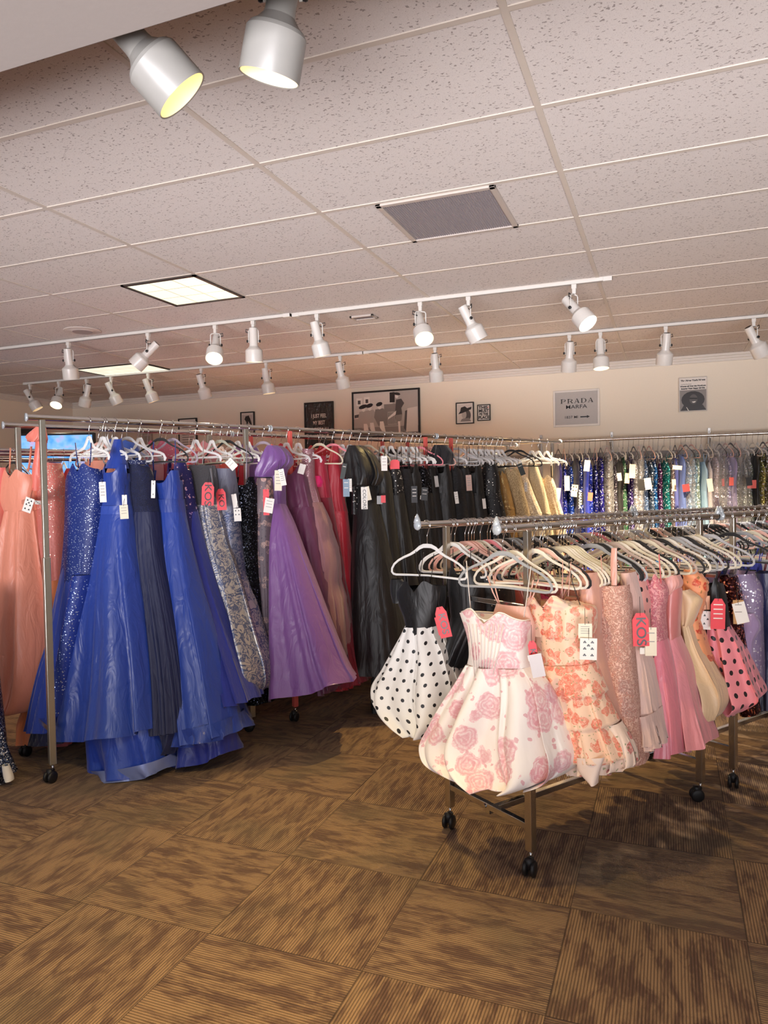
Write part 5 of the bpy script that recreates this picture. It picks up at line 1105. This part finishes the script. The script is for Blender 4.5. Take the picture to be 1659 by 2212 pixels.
far_f = [(1030, 'black'), (1046, 'black'), (1062, 'wine'), (1080, 'coral'), (1100, 'dusty pink'), (1124, 'champagne'), (1150, 'hot pink'), (1178, 'rose'), (1206, 'blush'), (1236, 'wine'), (1262, 'coral'), (1292, 'black'), (1318, 'rose'), (1345, 'champagne'), (1372, 'blush'), (1400, 'black'), (1428, 'dusty pink'), (1456, 'wine'), (1482, 'black'), (1506, 'silver'), (1530, 'navy'), (1556, 'royal blue'), (1580, 'navy'), (1604, 'royal blue'), (1628, 'silver'), (1650, 'black')]
refs = ['the grey front hanger', 'the flowered peach corset dress', 'the beaded sheath', 'the embroidered rose dress', 'the orange flower-print dress', 'the pearl covered dress']
for i, (x, c_) in enumerate(far_f):
    filler(RQ(x), rotw(SW, random.uniform(.1, .3)), SZ, c_, '%s %s dress on the low back rail beyond %s' % (['satin', 'beaded', 'lace', 'tulle'][i % 4], c_, refs[i*6//len(far_f)]), i % 4, .12, .50+.04*(i % 3))
# --- hangers of the low racks
nh = [(1085, 'grey', 'grey velvet hanger at the front of the low rack carrying the rose print dress', .33), (1106, 'cream', 'cream velvet hanger right behind the grey front one', .12), (1151, 'cream', 'wide cream hanger carrying the flowered peach corset dress', .25), (1166, 'blush', 'blush pink hanger just behind the wide cream one', .3), (1173, 'cream', None, .2), (1182, 'black', 'black hanger tucked among cream ones over the flowered peach dress', .1)]
for x in range(1206, 1242, 6): nh.append((x, random.choice(['cream', 'ivory', 'ivory', 'taupe']), None, .15))
nh += [(1278, 'grey', 'pale blue-grey hanger above the beaded sheath dress', .35), (1284, 'black', None, .2), (1293, 'black', None, .15), (1299, 'pale grey', None, .2), (1322, 'taupe', None, .2), (1331, 'cream', None, .25), (1347, 'ivory', None, .2), (1358, 'cream', None, .3), (1372, 'black', None, .15), (1390, 'ivory', None, .3), (1402, 'taupe', None, .3), (1420, 'black', None, .25), (1433, 'cream', None, .3), (1450, 'grey', None, .3), (1462, 'pale grey', None, .3), (1475, 'black', None, .25), (1490, 'cream', None, .3), (1503, 'ivory', None, .3),
       (1530, 'pale grey', 'pale grey hanger at the joint of the two low racks, over the red price tag', .35), (1575, 'black', 'black hanger first on the second low rack', .3), (1600, 'grey', None, .3), (1618, 'ivory', None, .3), (1632, 'blush', None, .3), (1648, 'pale grey', None, .3)]
for x, c_, lab, y in nh: hanger(NQ(x), SZ, rotw(SW, y+random.uniform(-.05, .05)), lab or '%s velvet hanger packed along the near rail of the low racks' % c_, c_, 'velvet', None if lab else '%s hangers on the near rail' % c_)
fh = [(922, 'white', 'white velvet hanger leftmost on the low rack, carrying the polka dot dress', .3), (974, 'white', 'white velvet hanger between the end leg and the polka dot dress', .15), (982, 'white', 'second white velvet hanger behind the chrome end leg', .2), (1004, 'blush', 'blush hanger above the black satin corset dress', .3), (1012, 'blush', None, .25), (1019, 'blush', None, .3), (1024, 'ivory', None, .2), (1037, 'cream', None, .2), (1052, 'rose pink', 'rose pink hanger behind the grey front hanger', .2), (1059, 'white', None, .25)]
xx = 1075
while xx < 1655:
    fh.append((xx, random.choice(['cream', 'ivory', 'grey', 'black', 'black', 'black', 'pale grey', 'taupe', 'rose pink', 'blush']), None, random.uniform(.1, .35))); xx += random.uniform(9, 16)
for x, c_, lab, y in fh: hanger(RQ(x), SZ, rotw(SW, y), lab or '%s velvet hanger packed along the back rail of the low racks' % c_, c_, 'velvet', None if lab else '%s hangers on the back rail of the low racks' % c_)

# ================================================================== WALL RACK
WY, WZ = 8.60, 2.145
r = empty('wall_clothes_rail', (0, YB, WZ), 'long chrome clothes rail on brackets along the cream wall, above the sequinned gowns', 'clothes rail')
autosmooth(MB().tube([(-2.1, WY-YB, 0), (3.2, WY-YB, 0)], .016, 16).build('hang_rail', CH, r), 50)
MB().box((.5, -.02, -.17), (5.4, .02, .07)).build('rear_rail', plain('grey_rail_paint', '8E8884', .4), r, bevel=.003)
for x in (-1.44, -.625, .41, 1.3):
    b = MB().box((x, -.012, -.35), (.03, .018, .9)); bo_ = b.build('slotted_upright', plain('upright_zinc', 'C8C4C0', .3, .8), r, bevel=.002)
    sl = MB()
    for k in range(7): sl.box((x, -.0215, .06-.05*k), (.006, .002, .02))
    sl.build('slots', INK, bo_)
    m_ = MB(); v = [Vector((x-.004, -.02, -.01)), Vector((x-.004, -.30, -.01)), Vector((x-.004, -.30, -.03)), Vector((x-.004, -.02, -.16))]
    m_.add(v+[p+Vector((.008, 0, 0)) for p in v], [[0, 1, 2, 3], [7, 6, 5, 4], [0, 4, 5, 1], [1, 5, 6, 2], [2, 6, 7, 3], [3, 7, 4, 0]]); m_.build('bracket_arm', plain('bracket_grey', 'B4B0AC', .35, .7), r)
wd = [(1200, 'indigo velvet', '2A2476', 0), (1213, 'deep blue', '1E2A8C', 1), (1224, 'sapphire sequinned', '1C3C96', 1), (1236, 'dark navy', '161838', 0), (1246, 'midnight bead-fringed', '20307C', 1), (1258, 'cobalt', '2434A4', 0), (1268, 'bright cobalt sequinned', '2438B0', 1), (1280, 'ink blue', '1A1E66', 1), (1291, 'deep violet-blue', '22207A', 1), (1304, 'plastic-wrapped charcoal', '4A4654', 1), (1317, 'smoke grey glitter', '5A5664', 1), (1331, 'black', '16161A', 0), (1340, 'green-gold palm sequin', '2C5A3C', 2), (1352, 'striped violet', '3A2A6A', 1), (1362, 'silver speckled', 'A8A8AE', 1), (1374, 'pewter', '8C90A0', 1), (1385, 'steel blue sparkling', '5E78A4', 1), (1396, 'slate sequinned', '46566C', 1), (1404, 'peacock blue', '1C5CA0', 1), (1416, 'plum sequinned', '4A2450', 1), (1428, 'teal sequinned', '1E7C80', 1), (1441, 'taupe silver glitter', '8A7C80', 1), (1452, 'periwinkle satin', '5A66B8', 0), (1464, 'cornflower', '6A82C8', 0), (1474, 'ice blue sequinned', '7AA0C8', 1), (1486, 'mirror blue', '8CB0CC', 1), (1497, 'pale mint', 'A8C0B8', 1), (1508, 'baby blue', '9CC0E0', 0), (1522, 'white silver mesh', 'C4BEC6', 2), (1534, 'pale lilac silver', 'BDB0C0', 1), (1547, 'grey bagged silver', '90909A', 1), (1560, 'lilac pearl', '9A92C8', 1), (1571, 'lavender satin', 'A79AD0', 0), (1582, 'dark grey-green sequinned', '5C6A68', 1), (1594, 'silver grey draped', '9AA4A4', 1), (1606, 'grey sage', '7A847C', 1), (1618, 'red-carded black', '161618', 0), (1630, 'olive gold glitter', 'A4A060', 1), (1641, 'moss brown', '5C5844', 1), (1652, 'dark green', '1E4A34', 1), (1664, 'bottle green', '1C5038', 1)]
def wx(p):
    d_ = ray(p, 1000); return (EYE+d_*(WY/d_.y)).x
prev = 'champagne'
tags_w = {1213: (1206, 1067, 9, 26, WHITE_T, 0), 1224: (1225, 1044, 11, 32, CREAM_T, 0), 1236: (1241, 1060, 13, 26, CREAM_T, 1), 1258: (1268, 1006, 12, 24, CREAM_T, 0), 1268: (1275, 1073, 10, 18, 'E8604C', 0), 1246: (1253, 1077, 13, 28, '141416', 2), 1331: (1338, 1030, 9, 17, CREAM_T, 0), 1352: (1355, 1033, 10, 22, 'E9C8B0', 0), 1362: (1366, 1018, 13, 30, 'E9CFBE', 0), 1374: (1385, 1048, 13, 24, '161414', 0), 1396: (1400, 1045, 14, 25, WHITE_T, 0), 1452: (1463, 1010, 19, 9, 'E9C49A', 0), 1441: (1456, 1048, 8, 26, 'E6C9AC', 0), 1474: (1482, 1054, 14, 16, 'E8484C', 0), 1522: (1534, 1048, 11, 28, 'EADBCB', 0), 1560: (1562, 1042, 5, 16, 'C8484C', 0), 1571: (1580, 1040, 9, 18, 'EE6A60', 0), 1618: (1624, 1046, 18, 18, 'EE6A60', 0), 1606: (1618, 1040, 12, 18, '161414', 0)}
for i, (x, nm, c_, k) in enumerate(wd):
    X = wx(x)+.03; q = Vector((X, WY, 0)); w = rotw(Vector((0, -1, 0)), random.uniform(.12, .42))
    nxt = wd[i+1][1] if i+1 < len(wd) else 'the photo edge'
    d = Dress('evening_gown', '%s gown on the wall rail between %s and %s' % (nm, prev, nxt), q, w, WZ, 'gown'); prev = nm
    mt_ = sequin(c_, 'E8ECFF', 105, .28, .55) if k == 1 else (beaded(c_, 'FFFFFF', 60, .4) if k == 2 else satin(c_, .4))
    zt = 1.90+random.uniform(-.06, .05)
    d.lo('bodice', [(-.09, .09, zt), (-.15, .15, zt-.1), (-.12, .12, zt-.32)], mt_, depth=(.022, .03), neck=['flat', 'vee', 'sweet'][i % 3], nv=.35, seg=32, n=12)
    d.lo('skirt', [(-.12, .12, zt-.31), (-.16, .16, zt-.6), (-.17, .18, .8), (-.22, .24, .2)], mt_, depth=(.03, .06), pl=5, amp=.012, seg=36, n=14)
    for s in (-1, 1): d.lstrap(s*.11, WZ-.2, s*.075, zt-.01, mt_, .004)
    if x in tags_w:
        a = tags_w[x]; d.tag(a[0], a[1], a[2], a[3], a[4], rot=random.uniform(-.15, .15), front=.08, body='AMARRA' if a[5] == 2 else None, tcol='white' if a[4].startswith('1') else 'black', size=.36, pips=SPADES[:4] if a[5] == 1 else None)
    c2 = ['black', 'blush', 'clear', 'clear', 'cream', 'clear', 'black', 'blush'][i % 8]
    hanger(q, WZ, w, '%s hanger on the wall rail of sequinned gowns' % c2, c2, 'clear' if c2 == 'clear' else 'velvet', '%s hangers on the wall rail' % c2)
    if k == 1 and i in (9, 15, 24, 29, 30, 31, 33, 34):
        def fb():
            t = NT('garment_bag_film'); o = coords(t); n_ = t.n('ShaderNodeTexNoise', i_Scale=9.0, i_Detail=3.0, i_Distortion=1.5); t.l(o, n_.inputs['Vector'])
            t.set(Base_Color=lin('F0F0F4'), Roughness=.12, Alpha=.16); t.bump(n_.outputs[0], 1.0, .05); return t
        d.lo('garment_bag', [(-.04, .04, WZ-.07), (-.18, .18, WZ-.2), (-.21, .21, zt-.3), (-.23, .23, .8), (-.24, .24, .3)], mat('film', fb), depth=(.04, .07), pl=4, amp=.015, seg=36, n=16)

# ================================================================== RACKS BEYOND, SEEN THROUGH THE HANGERS
def backrack(A, B, z, label, cols_, ghang):
    A, B = Vector(A), Vector(B); D = (B-A).normalized(); Lr = (B-A).length; nW = Vector((D.y, -D.x, 0)); Q = A-nW*.5
    make_rack(A, Q, D, -.1, Lr+.1, .15, Lr-.15, z, label, 'racks beyond the gown racks')
    n = int(Lr/.13)
    for i in range(n):
        for side in (0, 1):
            if side and i % 2: continue
            q = (Q if side else A)+D*(.1+i*.13+.05*side); w = rotw(nW, random.uniform(-.1, .35)); nm, c_ = cols_[(i*5+side*3) % len(cols_)]
            d = Dress('evening_gown', '%s gown on %s%s' % (nm, label.replace('tall chrome rack', 'the rack'), ''), q, w, z, 'gown', ghang+', '+nm)
            mt_ = [satin(c_, .45), beaded(c_, 'FFF0E8', 90, .3), tulle(c_, .97)][(i+side) % 3]; zt = z-.26-.04*((i+side) % 3)
            d.lo('gown_body', [(-.08, .08, zt), (-.14, .14, zt-.08), (-.12, .12, zt-.3), (-.19, .19, zt-.8), (-.26, .26, .3)], mt_, depth=(.04, .08), pl=5, amp=.015, seg=30, n=14)
            for s in (-1, 1): d.lstrap(s*.11, z-.19, s*.07, zt-.01, mt_, .004)
            c2 = ['cream', 'clear', 'white', 'black', 'clear', 'blush'][(i+side*2) % 6]
            hanger(q, z, w, '%s hanger on a rack beyond the gown racks' % c2, c2, 'clear' if c2 in ('clear', 'white') else 'velvet', '%s hangers beyond the gown racks' % c2)
pinks = [('pink', 'E8909A'), ('coral', 'F0766A'), ('blush', 'F0B8B0'), ('wine', '6E2238'), ('black', '18161C'), ('lilac', 'B090C8'), ('red', 'C8283C'), ('navy', '202654'), ('fuchsia', 'D84A94'), ('ivory', 'EBDCC8')]
backrack((-5.1, 3.9, 0), (-3.75, 6.35, 0), 1.98, 'tall chrome rack of pink and coral gowns behind the blue gowns', pinks, 'gowns behind the blue gowns')
backrack((-6.6, 5.1, 0), (-5.0, 7.9, 0), 2.0, 'tall chrome rack of mixed gowns farthest left near the television', pinks[3:]+pinks[:3], 'gowns near the television')
backrack((-3.65, 6.55, 0), (-2.75, 8.15, 0), 1.98, 'tall chrome rack of red and pink gowns beyond the red chiffon gown', pinks[::-1], 'gowns beyond the red gown')
# ------------------------------------------------------------------ sequinned gown at the very left edge, near the floor
q = onz(-40, 1690, 0); q.z = 0
w_ = RT.copy(); w_.z = 0; w_.normalize()
d = Dress('evening_gown', 'midnight silver-sequinned gown hem with ivory lining, cut off by the left edge near the floor', q, w_, 1.9, 'gown')
ms = sequin('3A4258', 'FFFFFF', 190, .4, .7)
d.px('skirt', [(1300, -90, -22), (1440, -95, -8), (1560, -100, 5), (1630, -105, 12), (1690, -110, 1686, 17)], ms, depth=(.08, .13), pl=6, amp=.02)
d.px('train', [(1555, -10, 6), (1610, 0, 22), (1650, 8, 38), (1672, 18, 1660, 42)], ms, depth=(.02, .05), n_off=.03, pl=4, amp=.01, n=18)
d.px('lining', [(1640, 22, 36), (1665, 26, 45), (1674, 30, 1672, 45)], plain('ivory_lining', 'F3EBDD', .6), depth=(.02, .03), n_off=.085, n=10)
